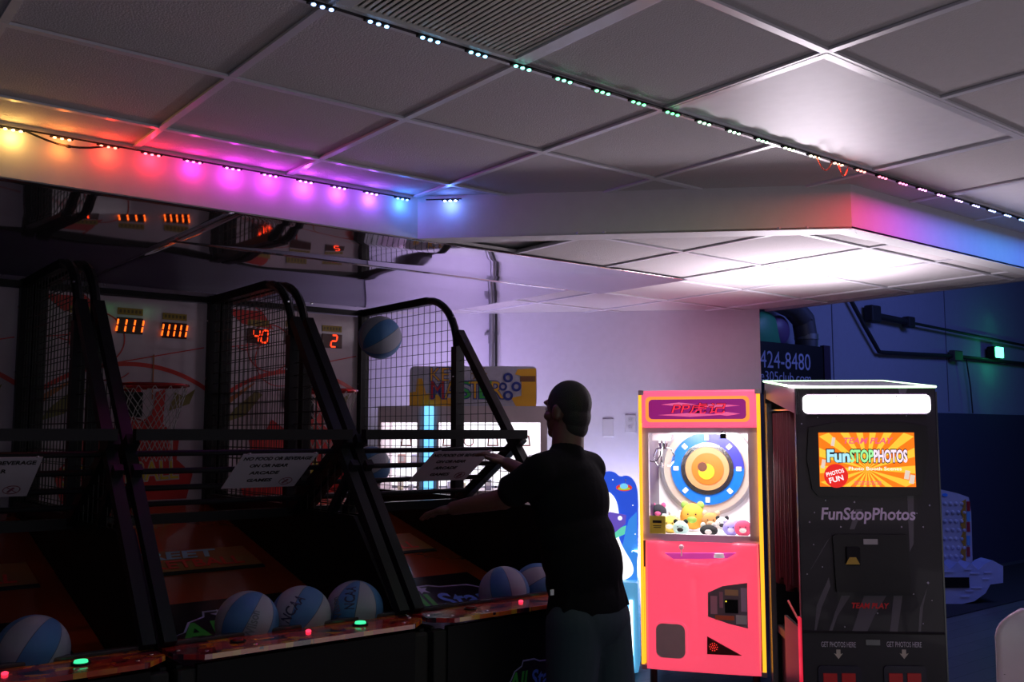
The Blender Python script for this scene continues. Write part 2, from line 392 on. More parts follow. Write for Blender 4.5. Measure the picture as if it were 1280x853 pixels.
# conduit and outlets on the lavender wall
WD = Vector((1, -1, 0)).normalized(); WN = Vector((-1, -1, 0)).normalized()
def on_wall(x, y, off=.0):
    r = ray(x, y); t = (9.79-off*1.414)/(r.x+r.y); return r*t
c = on_wall(614, 450, .03)
t = thing('conduit', 'grey metal conduit running down the lavender wall above the prize cabinet', 'pipe', (c.x, c.y, 0), -PI/4)
MB().tube((0, 0, FL), (0, 0, ZL-.01), .017).build('pipe', m_galv, t, True)
MB().tube((.035, 0, FL), (.035, 0, ZL-.01), .009).build('cable', m_rub, t, True)
MB().box((0, .006, c.z+.19), (.10, .02, .025), bev=.004).tube((0, 0, c.z+.12), (0, 0, c.z+.2), .022).build('clamp', m_galv, t)
for (px, py, lab, sl_) in ((760, 535, 'blank white wall plate right of the man\'s head', 0), (788, 530, 'white wall socket plate beside the pink claw machine', 1)):
    c = on_wall(px, py, .004); t = thing('outlet_plate', lab, 'outlet', c, -PI/4)
    MB().box((0, 0, 0), (.078, .008, .125), bev=.003).build('plate', mat('socket plastic', (.55, .53, .58), .35), t)
    if sl_:
        for zz in (-.028, .028):
            o = MB().xz(rrect(-.017, .017, zz-.014, zz+.014, .008), -.004, -.0065).build('socket', mat('socket face', (.48, .46, .5), .35), t)
            MB().box((-.006, -.007, zz+.002), (.002, .001, .008)).box((.006, -.007, zz+.002), (.002, .001, .008)).build('slot', m_rub, o)

# ------------------------------------------------------------------ basketball games
def flame_mat():
    m = mat('flame print laminate', (.6, .12, .05), .22, coat=.6); nt = m.node_tree; b = nt.nodes['Principled BSDF']
    tc = nt.nodes.new('ShaderNodeTexCoord'); mp = nt.nodes.new('ShaderNodeMapping'); mp.inputs['Scale'].default_value = (16, 30, 1)
    vo = nt.nodes.new('ShaderNodeTexVoronoi'); vo.distance = 'CHEBYCHEV'; vo.inputs['Scale'].default_value = 1.0
    n = nt.nodes.new('ShaderNodeTexNoise'); n.inputs['Scale'].default_value = 14; n.inputs['Detail'].default_value = 5
    add = nt.nodes.new('ShaderNodeMix'); add.data_type = 'RGBA'; add.inputs['Factor'].default_value = .35
    cr = nt.nodes.new('ShaderNodeValToRGB'); r = cr.color_ramp; r.interpolation = 'LINEAR'
    r.elements[0].position = .30; r.elements[0].color = (.03, .008, .02, 1); r.elements[1].position = .72; r.elements[1].color = (.62, .30, .03, 1)
    for p, c_ in ((.40, (.30, .02, .03, 1)), (.48, (.42, .03, .02, 1)), (.56, (.55, .06, .02, 1)), (.63, (.6, .14, .02, 1))):
        e_ = r.elements.new(p); e_.color = c_
    nt.links.new(tc.outputs['Object'], mp.inputs[0]); nt.links.new(mp.outputs[0], vo.inputs['Vector']); nt.links.new(tc.outputs['Object'], n.inputs['Vector'])
    nt.links.new(vo.outputs['Color'], add.inputs['A']); nt.links.new(n.outputs['Fac'], add.inputs['B']); nt.links.new(add.outputs['Result'], cr.inputs[0])
    nt.links.new(cr.outputs[0], b.inputs['Base Color']); return m
m_flame = flame_mat()
m_orange = mat('glossy orange red ramp', (.42, .055, .012), .24, var=.15, vs_=3, coat=.9)
m_board = mat('glossy white backboard', (.52, .44, .50), .10, coat=.5)
m_red = mat('red print', (.50, .02, .02), .35)
m_or = mat('orange print line', (.42, .12, .03), .35)
m_yel = mat('dull yellow print', (.30, .21, .02), .45)
m_seg = glow('red led digits', (1, .045, .008), 2.4)
m_seg2 = glow('yellow core digits', (1, .13, .01), 2.2)
m_disp = mat('display window', (.05, .004, .006), .25)
SEG = {'0': 'abcdef', '1': 'bc', '2': 'abged', '4': 'fgbc'}
def digits(parent, s, cx, cz, y, h=.062):
    w_ = h*.5; gap = .74*h; e = MB(); n = len(s); x0 = cx-gap*(n-1)/2; t = h*.062
    if s in ('1111', '11111'): gap = .62*h if len(s) == 4 else .46*h; x0 = cx-gap*(n-1)/2
    def seg(a, b2):
        (xa, za), (xb, zb) = a, b2; sh = lambda z: (z-cz)*.14
        pa = Vector((xa+sh(za), y, za)); pb = Vector((xb+sh(zb), y, zb)); d = (pb-pa).normalized()
        e.tube(pa+d*t*.9, pb-d*t*.9, t, n=6)
    for i, ch in enumerate(s):
        x = x0+i*gap; L, R_ = x-w_/2, x+w_/2; T, Mz, B = cz+h/2, cz, cz-h/2
        if ch == '1': L = R_ = x
        for q in SEG[ch]:
            seg(*{'a': ((L, T), (R_, T)), 'b': ((R_, T), (R_, Mz)), 'c': ((R_, Mz), (R_, B)), 'd': ((L, B), (R_, B)), 'e': ((L, Mz), (L, B)), 'f': ((L, T), (L, Mz)), 'g': ((L, Mz), (R_, Mz))}[q])
    return e.build('digits', m_seg2 if len(s) > 3 else m_seg, parent)
RZ = lambda Y: -.86+.25*(Y-3.22)       # height of the ramp surface
m_wire = mat('black wire', (.012, .012, .012), .45)
def game(cx, label, shows, sd):
    T = thing('basketball_game', label, 'arcade game', (cx, 3.02, FL)); oy = 3.02
    def P(y, z): return (y-oy, z-FL)
    W = .463
    # cabinet: front, side boards, floor tray
    MB().box((0, .012, .43), (2*W-.12, .024, .80)).box((0, .20, .02), (2*W-.05, .40, .04)).build('front_panel', m_blk2, T)
    for s in (-1, 1):
        MB().box((s*(W-.03), .03, .42), (.06, .05, .80), bev=.01).build('front_post', mat('worn black post', (.018, .018, .016), .6, spec=.2), T)
        MB().yz([P(3.05, -1.54), P(5.22, -1.54), P(5.22, -.34), P(3.56, -.34), P(3.20, -.72), P(3.05, -.72)], s*(W-.004), s*(W-.022)).build('side_board', m_blk2, T)
    # sloped ramp with printed decal
    y0, y1 = 3.22, 5.16
    rp = MB().yz([P(y0, RZ(y0)), P(y1, RZ(y1)), P(y1, RZ(y1)-.02), P(y0, RZ(y0)-.02)], -W+.024, W-.024).build('ramp', m_orange, T)
    th = math.atan(.25); R0 = Matrix.Rotation(th, 3, 'X')
    def rmb(x0_, x1_, ya, yb, h=.002):
        return MB().prism([(x0_, ya), (x1_, ya), (x1_, yb), (x0_, yb)], lambda u, v_: (u, v_-oy, RZ(v_)+h-FL), lambda u, v_: (u, v_-oy, RZ(v_)+.0004-FL))
    rmb(-W+.13, W-.13, 3.24, 3.92).build('front_decal', mat('black decal', (.012, .01, .014), .2), rp)
    rmb(-W+.12, W-.11, 4.24, 4.48, .006).build('lettering_plate', mat('brown orange decal', (.50, .20, .06), .35), rp)
    def rtext(nm, body, m, x, Y, w_, h_, dz=.008, **k):
        o = text(nm, body, m, rp, (0, 0), w_, h_, rot=R0, **k); o.location = (x, Y-oy, RZ(Y)+dz-FL); return o
    rtext('lettering', 'STREET', mat('pale blue paint', (.45, .75, .9), .5), -.04, 4.42, .50, .095, shear=.2, offset=.03)
    rtext('lettering', 'BASKETBALL', mat('graffiti red', (.95, .08, .06), .5), -.02, 4.31, .60, .095, dz=.009, shear=.15, offset=.02)
    rmb(-W+.12, W-.11, 4.215, 4.24, .007).build('decal_edge', m_rub, rp)
    # All Star emblem
    m_g = mat('green print', (.05, .38, .05), .4); m_pu = mat('violet print outline', (.42, .36, .62), .4); m_b = mat('blue print', (.10, .22, .75), .4)
    def emblem(par, fn, sc, rot=None):
        pts = [(-.21, -.07), (-.20, -.02), (-.15, .0), (-.12, .045), (-.07, .065), (-.06, .09), (.02, .09), (.06, .075), (.16, .07), (.215, .03), (.20, -.03), (.17, -.075), (.0, -.06)]
        fn(pts, 1.0, m_pu, 'emblem_outline', .001); fn([(a*.955, b2*.92) for a, b2 in pts], 1.0, mat('emblem black', (.012, .006, .02), .3), 'emblem_field', .0016)
    def fn_ramp(pts, s, m, nm, h):
        MB().prism(pts, lambda u, v_: (u*1.45, 3.66+v_*1.8-oy, RZ(3.66+v_*1.8)+.002+h-FL), lambda u, v_: (u*1.45, 3.66+v_*1.8-oy, RZ(3.66+v_*1.8)+.0022-FL)).build(nm, m, rp)
    emblem(rp, fn_ramp, 1)
    rtext('lettering', 'All', m_g, -.14, 3.65, .22, .16, dz=.0042, shear=.2, offset=.02); rtext('lettering', 'Star', m_b, .12, 3.64, .27, .16, dz=.0042, shear=.2, offset=.02)
    st = [(.026*(1 if k % 2 == 0 else .42)*math.sin(k*PI/5)-.02, .026*(1 if k % 2 == 0 else .42)*math.cos(k*PI/5)+.064) for k in range(10)]
    fn_ramp(st, 1, mat('lilac star', (.55, .50, .75), .4), 'star', .0032)
    def fn_front(pts, s, m, nm, h):
        MB().xz([(u*.72, .585+v_*.8) for u, v_ in pts], -.0004, -.0004-h*1.2).build(nm, m, T)
    emblem(T, fn_front, 1); text('lettering', 'All', m_g, T, (-.07, .578), .10, .075, y=-.0028, shear=.2, offset=.02); text('lettering', 'Star', m_b, T, (.06, .578), .13, .07, y=-.0028, shear=.2, offset=.02)
    # control ledge
    ld = MB().xy([(-W, .05), (-W, .19), (W, .19), (W, .05), (W-.075, -.02), (-W+.075, -.02)], .846, .862).build('ledge', m_flame, T)
    MB().box((0, .185, .868), (2*W-.02, .03, .012), bev=.003).build('ledge_rail', mat('smoked strip', (.05, .045, .05), .12), ld)
    sc = MB()
    for x in (-W+.03, -W+.10, -.2, .2, W-.03, W-.09):
        for yy in ((.03,) if abs(x) < W-.05 else (.09,)): sc.ball((x, yy, .862), (.007, .007, .003), 10, 6)
    sc.build('screw', m_chrome, ld)
    for x, nm, m_, r in ((-.235, 'select_button', mat('dark red button', (.22, .01, .01), .25), .019), (.225, 'start_button', glow('green lit button', (.05, .9, .35), 1.3), .021)):
        b = MB().tube((x, .09, .860), (x, .09, .868), r+.007, n=24).build(nm, m_blk, ld, True)
        MB().tube((x, .09, .866), (x, .09, .874), r, r*.9, n=24).build('button_cap', m_, b, True)
    MB().ball((.02, .09, .866), (.010, .010, .006), 12, 8).build('indicator_light', glow('red indicator', (1, .03, .08), 2.2), ld)
    # side cages
    def cage(s):
        x = s*(W-.022); r = .021
        arc = [(4.17-.0+(-.28)*0+.28-.28*math.cos(a), .455+.28*math.sin(a)) for a in [PI/2*k/8 for k in range(9)]]
        pts = [(4.165, -.35)]+arc+[(5.17, .735), (5.17, -.35)]
        fr = MB().path([(x, *P(y, z)) for y, z in pts[:-2]], r, 8); fr.tube((x, *P(4.44, .735)), (x, *P(5.17, .735)), r, square=True)
        fr.tube((x, *P(5.17, .757)), (x, *P(5.17, -.36)), .027, square=True); fr.tube((x, *P(4.165, .46)), (x, *P(4.165, -.36)), .024, square=True)
        fr.tube((x, *P(4.165, -.345)), (x, *P(5.17, -.345)), .02, square=True)
        o = fr.build('cage_frame', m_blk, T)
        bo = MB()
        for zz in (.62, .3, -.1): bo.ball((x-s*.026, *P(4.165, zz)), .006, 8, 6).ball((x-s*.029, *P(5.17, zz)), .006, 8, 6)
        bo.build('bolt', m_chrome, o)
        m = MB()
        yy = 4.20
        while yy < 5.16:
            zt = .735 if yy > 4.45 else .455+.28*math.sqrt(max(0, 1-((4.45-yy)/.28)**2))
            m.box((x, yy-oy, (zt-.34)/2-FL), (.003, .003, zt+.34)); yy += .058
        z = -.30
        while z < .72:
            ya = 4.17 if z < .455 else 4.45-.28*math.sqrt(max(0, 1-((z-.455)/.28)**2))
            m.box((x, (ya+5.17)/2-oy, z-FL), (.003, 5.17-ya, .003)); z += .057
        # triangle between front post and leaning rail
        for k in range(9):
            y_ = 3.60+k*.063; zt = .5-(4.12-y_)*1.19/.96
            if zt > -.33: m.box((x, y_-oy, (zt-.34)/2-FL), (.003, .003, zt+.34))
        for k in range(13):
            z_ = -.3+k*.057; ya = 4.12-(.5-z_)*.96/1.19
            if ya < 4.14: m.box((x, (ya+4.15)/2-oy, z_-FL), (.003, 4.15-ya, .003))
        stuff(m.build('wire_mesh', m_wire, T))
        rl = MB(); rl.tube((x, *P(4.15, .535)), (x, *P(3.17, -.68)), .021, square=True); rl.build('leaning_rail', m_blk, T)
        MB().tube((x, *P(3.62, -.02)), (x, *P(4.15, -.36)), .022, square=True).build('brace', m_blk, T)
        MB().tube((x, *P(3.55, -.12)), (x, *P(3.75, -.34)), .016, square=True).build('brace', m_blk, T)
    cage(-1); cage(1)
    # front guard: one thick bar and five thin ones sloping back
    for k in range(6):
        z = -.005-.071*k; y = 3.60+.545*k/5; r = .021 if k in (0, 5) else .0115
        MB().tube((-W+.02, *P(y, z)), (W-.02, *P(y, z)), r, square=(k in (0, 5))).build('guard_bar', m_blk, T)
    MB().tube((-W+.02, *P(5.17, .735)), (W-.02, *P(5.17, .735)), .015, square=True).build('rear_beam', m_blk, T)
    # backboard
    yb = 5.19
    bd = MB().xz([(-W+.03, -.36-FL), (W-.03, -.36-FL), (W-.03, .715-FL), (-W+.03, .715-FL)], yb-oy, yb-oy+.02).build('backboard', m_board, T)
    yf = yb-oy-.001
    def pr(mb, nm, m): return mb.build(nm, m, bd)
    pr(MB().ring((.02, -.36-FL), .735, .712, yf-.0010, yf, .92, PI-.92), 'court_arc', m_red)
    pr(MB().ring((-.16, .49-FL), .14, .133, yf-.0014, yf, 0, 2*PI), 'court_circle', m_red)
    pr(MB().ring((-.30, .60-FL), .13, .124, yf-.0018, yf, -2.0, 1.2), 'court_circle', m_red)
    pr(MB().ring((-.10, .42-FL), .15, .145, yf-.0022, yf, 2.4, 5.5), 'court_circle', m_red)
    l = MB(); l.box((.13, yf-.001, .41-FL), (.56, .001, .006), Matrix.Rotation(-.22, 3, 'Y')); l.box((-.3, yf-.001, .5-FL), (.25, .001, .006), Matrix.Rotation(-.15, 3, 'Y')); pr(l, 'court_line', m_red)
    l = MB(); l.box((.13, yf-.0028, .30-FL), (.006, .001, .24)); l.box((.02, yf-.0028, .25-FL), (.26, .001, .006)); pr(l, 'target_line', m_or)
    pr(MB().xz([(-.43, .70-FL), (-.22, .70-FL), (-.14, .60-FL), (-.33, .62-FL)], yf-.0030, yf), 'red_banner', m_red)
    fl = [(-.30, -.35), (-.34, -.20), (-.26, -.12), (-.28, .0), (-.20, -.04), (-.14, .08), (-.05, .02), (.0, .17), (.06, .05), (.13, .10), (.15, .22), (.2, .24), (.19, .05), (.28, -.03), (.27, -.14), (.36, -.22), (.33, -.35)]
    pr(MB().xz([(a, b2-FL) for a, b2 in fl], yf-.0034, yf), 'flame_print', m_red)
    pr(MB().ring((.04, -.02-FL), .10, .092, yf-.0042, yf), 'ball_outline', mat('deep red print', (.16, .008, .008), .4))
    text('lettering', 'STREETBALL', mat('graffiti yellow', (.55, .42, .02), .4), bd, (-.01, -.205-FL), .58, .10, y=yf-.0036, ang=.05, edge=(mat('outline white', (.45, .4, .4), .4), .05))
    pr(MB().xz([(.22, .12-FL), (.33, .16-FL), (.36, .24-FL), (.30, .20-FL), (.25, .22-FL)], yf-.0038, yf), 'player_print', mat('olive print', (.20, .16, .04), .4))
    pr(MB().xz([(-.42, .06-FL), (-.30, .10-FL), (-.20, .22-FL), (-.24, .24-FL), (-.36, .14-FL)], yf-.0038, yf), 'player_print', mat('olive print', (.20, .16, .04), .4))
    sw = MB().xz([(-W+.05, .19-FL), (-W+.05, .15-FL), (-.25, .28-FL), (-.25, .29-FL)], yf-.003, yf)
    pr(sw, 'swoosh_print', m_or)
    for k, s in enumerate(shows):
        x = (-.235, 0, .235)[k]; z = .555-FL+(0, .01, 0)[k]
        if s is None: continue
        dp = MB().box((x, yf-.004, z), (.135, .006, .085), bev=.002).build('score_display', m_disp, bd)
        MB().box((x, yf-.003, z+.075), (.13, .004, .036)).build('score_label', m_yel, bd)
        lt = MB()
        for q in range(6): lt.box((x-.05+q*.02, yf-.0056, z+.075), (.011, .0008, .017))
        lt.build('label_marks', mat('dark olive marks', (.12, .09, .02), .5), bd)
        if s: digits(dp, s, x+(0 if len(s) > 3 else .012), z, yf-.008, h=.070)
    # hoop
    hx, hy, hz = .0, 4.80-oy, .235-FL; rr = .17
    hp = MB().path([(hx+rr*math.cos(a), hy+rr*math.sin(a), hz) for a in [2*PI*k/36 for k in range(36)]], .008, 8, True).box((hx, hy+rr+.1, hz-.01), (.07, .2, .008)).box((hx, yf-.01, hz-.04), (.13, .02, .10), bev=.004)
    hp = hp.build('hoop', mat('red enamel rim', (.55, .05, .05), .18, .6), T, True)
    MB().box((hx-.04, hy+rr+.02, hz-.09), (.11, .05, .13), bev=.01).build('ball_sensor', m_blk, hp)
    net = MB(); NN = 14; LV = 7
    def np_(i, j):
        a = 2*PI*(i+.5*(j % 2))/NN; q = rr*(1-.085*j) if j < 5 else rr*.62; return (hx+q*math.cos(a), hy+q*math.sin(a), hz-.006-.052*j)
    for j in range(LV):
        for i in range(NN):
            o2 = 0 if j % 2 == 0 else 1
            net.tube(np_(i, j), np_(i-1+o2, j+1), .0022, n=4); net.tube(np_(i, j), np_(i+o2, j+1), .0022, n=4)
    stuff(net.build('net', mat('off white cord', (.42, .40, .40), .8), hp))
    return T
game(.60, 'leftmost basketball arcade game, cut by the frame edge', (None, '', '1'), 1)
game(1.55, 'middle basketball arcade game with three balls on its ledge', ('1', '1111', '11111'), 2)
game(2.50, 'right basketball arcade game the man in black is playing', ('40', '', '2'), 3)

# basketballs
def panel_mat(name, ca, cb_):
    m = mat(name, ca, .45, bump=.6, bs=900); nt = m.node_tree; b = nt.nodes['Principled BSDF']
    tc = nt.nodes.new('ShaderNodeTexCoord'); sp = nt.nodes.new('ShaderNodeSeparateXYZ'); nt.links.new(tc.outputs['Object'], sp.inputs[0])
    at = nt.nodes.new('ShaderNodeMath'); at.operation = 'ARCTAN2'; nt.links.new(sp.outputs['Y'], at.inputs[0]); nt.links.new(sp.outputs['X'], at.inputs[1])
    mu = nt.nodes.new('ShaderNodeMath'); mu.operation = 'MULTIPLY'; mu.inputs[1].default_value = 4/PI; nt.links.new(at.outputs[0], mu.inputs[0])
    pm = nt.nodes.new('ShaderNodeMath'); pm.operation = 'PINGPONG'; pm.inputs[1].default_value = 1; nt.links.new(mu.outputs[0], pm.inputs[0])
    sn = nt.nodes.new('ShaderNodeMath'); sn.operation = 'MODULO'; ab = nt.nodes.new('ShaderNodeMath'); ab.operation = 'ADD'; ab.inputs[1].default_value = 8
    nt.links.new(mu.outputs[0], ab.inputs[0]); nt.links.new(ab.outputs[0], sn.inputs[0]); sn.inputs[1].default_value = 2
    gt = nt.nodes.new('ShaderNodeMath'); gt.operation = 'GREATER_THAN'; gt.inputs[1].default_value = 1; nt.links.new(sn.outputs[0], gt.inputs[0])
    # seam where pingpong is near 0 or 1
    a1 = nt.nodes.new('ShaderNodeMath'); a1.operation = 'SUBTRACT'; a1.inputs[1].default_value = .5; nt.links.new(pm.outputs[0], a1.inputs[0])
    a2 = nt.nodes.new('ShaderNodeMath'); a2.operation = 'ABSOLUTE'; nt.links.new(a1.outputs[0], a2.inputs[0])
    a3 = nt.nodes.new('ShaderNodeMath'); a3.operation = 'GREATER_THAN'; a3.inputs[1].default_value = .485; nt.links.new(a2.outputs[0], a3.inputs[0])
    mx = nt.nodes.new('ShaderNodeMix'); mx.data_type = 'RGBA'; mx.inputs['A'].default_value = (*ca, 1); mx.inputs['B'].default_value = (*cb_, 1); nt.links.new(gt.outputs[0], mx.inputs['Factor'])
    m2 = nt.nodes.new('ShaderNodeMix'); m2.data_type = 'RGBA'; m2.inputs['B'].default_value = (.03, .05, .09, 1)
    nt.links.new(mx.outputs['Result'], m2.inputs['A']); nt.links.new(a3.outputs[0], m2.inputs['Factor']); nt.links.new(m2.outputs['Result'], b.inputs['Base Color'])
    return m
m_bb = panel_mat('blue and white ball leather', (.035, .15, .36), (.25, .27, .34))
m_ink = mat('navy ink', (.015, .02, .06), .5); m_ink2 = mat('grey ink', (.10, .12, .15), .5)
def sphere_text(parent, body, m, r, w_, h_, lon, lat, roll=0):
    o = text('ball_lettering', body, m, parent, (0, 0), w_, h_, rot=Matrix.Identity(3), offset=.02)
    bm = bmesh.new(); bm.from_mesh(o.data); bmesh.ops.subdivide_edges(bm, edges=[e for e in bm.edges if e.calc_length() > .01], cuts=1); bm.to_mesh(o.data); bm.free()
    ca, sa = math.cos(roll), math.sin(roll)
    for v in o.data.vertices:
        u, q = v.co.x*ca-v.co.y*sa, v.co.x*sa+v.co.y*ca; k = r+.0004+(v.co.z > 0)*.0005
        a, b2 = u/r, q/r
        d = Matrix.Rotation(lon, 3, 'Z') @ Matrix.Rotation(-lat, 3, 'Y') @ Vector((math.cos(b2)*math.cos(a), math.cos(b2)*math.sin(a), math.sin(b2)))
        v.co = d*k
    return o
BR = .11
def toward_cam(p):   # rotation that turns local +x to face the camera
    return math.atan2(-p.y, -p.x)
def basketball(px, py, label, tilt, spin, z=None, Y=None, txt=None, group='blue and white basketballs'):
    if Y is not None: p = at_y(px, py, Y)
    else:
        p = at_z(px, py, -.68)
        for _ in range(12): p = at_z(px, py, RZ(max(p.y, 3.335))+BR*1.031+.001)
    o = MB().ball((0, 0, 0), BR, 40, 24).build('basketball', m_bb, None, True)
    o.location = p; o.rotation_euler = (tilt[0], tilt[1], spin)
    tag(o, label, 'basketball', group)
    if txt:
        # lettering is laid out on the side that faces the viewer, in the ball's own frame
        Rm = Matrix.Rotation(spin, 3, 'Z') @ Matrix.Rotation(tilt[1], 3, 'Y') @ Matrix.Rotation(tilt[0], 3, 'X')
        for (body, m, dx, dz, w_, h_, roll) in txt:
            view = (-p).normalized(); right = view.cross(Vector((0, 0, 1))).normalized()*-1; up = right.cross(view)*1
            up = Vector((0, 0, 1))-view*view.z; up.normalize(); right = up.cross(view)
            d = (view+right*dx+up*dz).normalized(); t = text('ball_lettering', body, m, o, (0, 0), w_, h_, rot=Matrix.Identity(3), offset=.02)
            rr_ = (right-d*right.dot(d)).normalized(); uu = d.cross(rr_)
            ca, sa = math.cos(roll), math.sin(roll); I = Rm.inverted()
            for v in t.data.vertices:
                u, q, k = v.co.x*ca-v.co.y*sa, v.co.x*sa+v.co.y*ca, BR+.0006+(v.co.z > 0)*.0006
                dd = (d+rr_*(u/BR)+uu*(q/BR)).normalized(); v.co = I @ (dd*k)
    return o
basketball(40, 815, 'basketball at the far left ledge beside the green button', (.5, .4), 1.2)
basketball(309, 779, 'leftmost of three basketballs on the middle ledge', (.2, .5), .4, txt=[('Wilson', m_ink2, .15, -.05, .10, .035, 1.3)])
basketball(376, 771, 'centre one of three basketballs on the middle ledge', (.3, .9), 1.0, txt=[('NCAA', m_ink, -.30, .30, .115, .042, .95)])
basketball(443, 763, 'rightmost of three basketballs, against the leaning rail', (.1, .15), .3, txt=[('NCAA', m_ink, -.18, .5, .10, .042, 1.5), ('Wilson', m_ink2, -.75, .05, .10, .032, 1.85)])
basketball(630, 741, 'basketball on the right ledge just left of the man', (.1, .3), 2.0)
basketball(672, 736, 'basketball on the right ledge half hidden by the man', (.9, .2), .5)
basketball(475, 422, 'basketball in mid air high in front of the wire cage', (.8, .6), .9, Y=4.22)
basketball(463, 583, 'basketball in mid air behind the guard bars of the right game', (.4, 1.0), .2, Y=4.62)
basketball(456, 658, 'basketball low on the right ramp behind the side board', (.6, .3), 1.6)

# notice cards on the guard bars
m_card = mat('white card', (.60, .57, .66), .5); m_txt = mat('black ink', (.01, .01, .012), .6)
th = math.atan2(.355, .545); RG = Matrix(((1, 0, 0), (0, math.cos(th), 0), (0, -math.sin(th), 1))).to_3x3()
def card(xc, label):
    yc, zc = 3.835, -.145; t = thing('notice_card', label, 'sign', (xc, yc-.02, zc+.0), 0, None)
    sd = Vector((0, .545, -.355)).normalized(); nn = Vector((0, -.355, -.545)).normalized(); off = Vector((0, -.355, -.545)).normalized()*0
    nrm = Vector((0, -math.sin(th), -math.cos(th)))   # not used for facing
    # card lies on top of the bars, facing up and toward the player
    n2 = Vector((0, -.355, -.545)); n2 = Vector((0, -sd.z*-1, 0)) if False else Vector((0, sd.z, -sd.y)).normalized()*-1
    n2 = Vector((0, -abs(sd.z), -abs(sd.y))).normalized()
    M3 = Matrix(((1, 0, 0), (0, -sd.y, n2.y), (0, -sd.z, n2.z)))
    w2, h2 = .165, .135
    def pt(u, v_, k): return M3 @ Vector((u, v_, k))
    MB().prism([(-w2, -h2), (w2, -h2), (w2, h2), (-w2, h2)], lambda u, v_: pt(u, v_, .013), lambda u, v_: pt(u, v_, .0145)).build('card', m_card, t)
    for s, z, ww in (('NO FOOD OR BEVERAGE', .10, .30), ('ON OR NEAR', .045, .17), ('ARCADE', -.012, .13), ('GAMES', -.072, .11)):
        o = text('lettering', s, m_txt, t, (0, 0), ww, .026, rot=M3, offset=.03); o.location = M3 @ Vector((.0 if z > .05 else -.02, z, .0148))
    r = MB()
    for k in range(24):
        a, b2 = 2*PI*k/24, 2*PI*(k+1)/24
        r.tube(pt(.105+.028*math.cos(a), -.085+.028*math.sin(a), .0155), pt(.105+.028*math.cos(b2), -.085+.028*math.sin(b2), .0155), .0018, n=4)
    r.tube(pt(.085, -.065, .0155), pt(.125, -.105, .0155), .0018, n=4); r.tube(pt(.095, -.1, .0155), pt(.11, -.07, .0155), .004, n=6)
    r.build('no_food_symbol', mat('faded red ink', (.25, .08, .12), .5), t)
    MB().tube(pt(w2-.02, h2-.004, .012), pt(w2-.02, h2+.02, .024), .003, n=6).tube(pt(-w2+.02, h2-.004, .012), pt(-w2+.02, h2+.02, .024), .003, n=6).build('cable_tie', m_card, t)
card(.66, 'white no food notice on the guard bars at the left frame edge')
card(1.73, 'white no food notice on the guard bars of the middle game')
card(2.65, 'white no food notice on the guard bars in front of the bright windows')

# ------------------------------------------------------------------ key prize cabinet behind the games
K = Frame(wp(-.84, 6.02), wp(.22, 6.02)); kt = thing('prize_cabinet', 'large white key prize cabinet with lit windows and colourful sign', 'arcade machine', K.o, K.rz)
m_kb = mat('pinkish white cabinet', (.62, .50, .54), .4)
kw = K.w/2
def kx(x, y, yl=0): return K.px(x, y, yl)
xL0, zT = kx(474, 527); xL1, zB = kx(523, 615); xR0 = kx(547, 560)[0]; xR1 = kx(677, 560)[0]; zTop = kx(560, 508)[1]
fp = MB()
fp.box((0, .012, (zB)/2), (2*kw, .024, zB)); fp.box((0, .012, (zT+zTop)/2), (2*kw, .024, zTop-zT))
fp.box(((-kw+xL0)/2, .012, (zB+zT)/2), (max(.01, xL0+kw), .024, zT-zB)); fp.box(((xL1+xR0)/2, .012, (zB+zT)/2), (xR0-xL1, .024, zT-zB)); fp.box(((xR1+kw)/2, .012, (zB+zT)/2), (max(.01, kw-xR1), .024, zT-zB))
fp.build('front_panel', m_kb, kt)
MB().box((0, .33, zTop/2), (2*kw-.01, .6, zTop)).b.free()
for s in (-1, 1): MB().box((s*(kw-.01), .31, zTop/2), (.02, .58, zTop)).build('side_panel', m_kb, kt)
MB().box((0, .31, zTop-.01), (2*kw-.04, .58, .02)).build('top_panel', m_kb, kt)
MB().box((0, .31, zB-.02), (2*kw-.04, .56, .02)).build('prize_deck', m_kb, kt)
MB().box((0, .59, (zB+zTop)/2-.01), (2*kw-.04, .02, zTop-zB-.03)).build('back_light_panel', glow('backlit white panel', (1, .97, 1), .95), kt)
for (a, b2, z0, z1) in ((xL0, xL1, zB, zT), (xR0, xR1, zB, zT)):
    w3 = MB()
    for q in (a, b2): w3.box((q, -.004, (z0+z1)/2), (.014, .012, z1-z0+.014))
    for q in (z0, z1): w3.box(((a+b2)/2, -.004, q), (b2-a, .012, .014))
    fr = w3.build('window_frame', m_kb, kt); MB().box(((a+b2)/2, .012, (z0+z1)/2), (b2-a, .004, z1-z0)).build('pane', glass('cabinet glass', (.97, .98, 1), .05), fr)
xb = kx(536, 560)[0]; zb1 = kx(536, 508)[1]; zb0 = kx(536, 620)[1]
MB().box((xb, -.008, (zb0+zb1)/2), (.058, .014, zb1-zb0), bev=.004).build('light_tube', glow('cyan light tube', (.16, .55, 1), 1.6), kt)
MB().box((0, .30, zTop-.05), (2*kw-.1, .3, .02)).build('inner_lamp', glow('cool inner lamp', (1, .98, 1), 5), kt)
area('violet_wall_fill', tuple(K.M @ Vector((-.15, .32, zTop+.04))), tuple(K.M @ Vector((.1, .85, zTop+.75))), .7, 8, (.66, .50, 1), .2)  # added violet fill above the cabinet, washes the wall behind
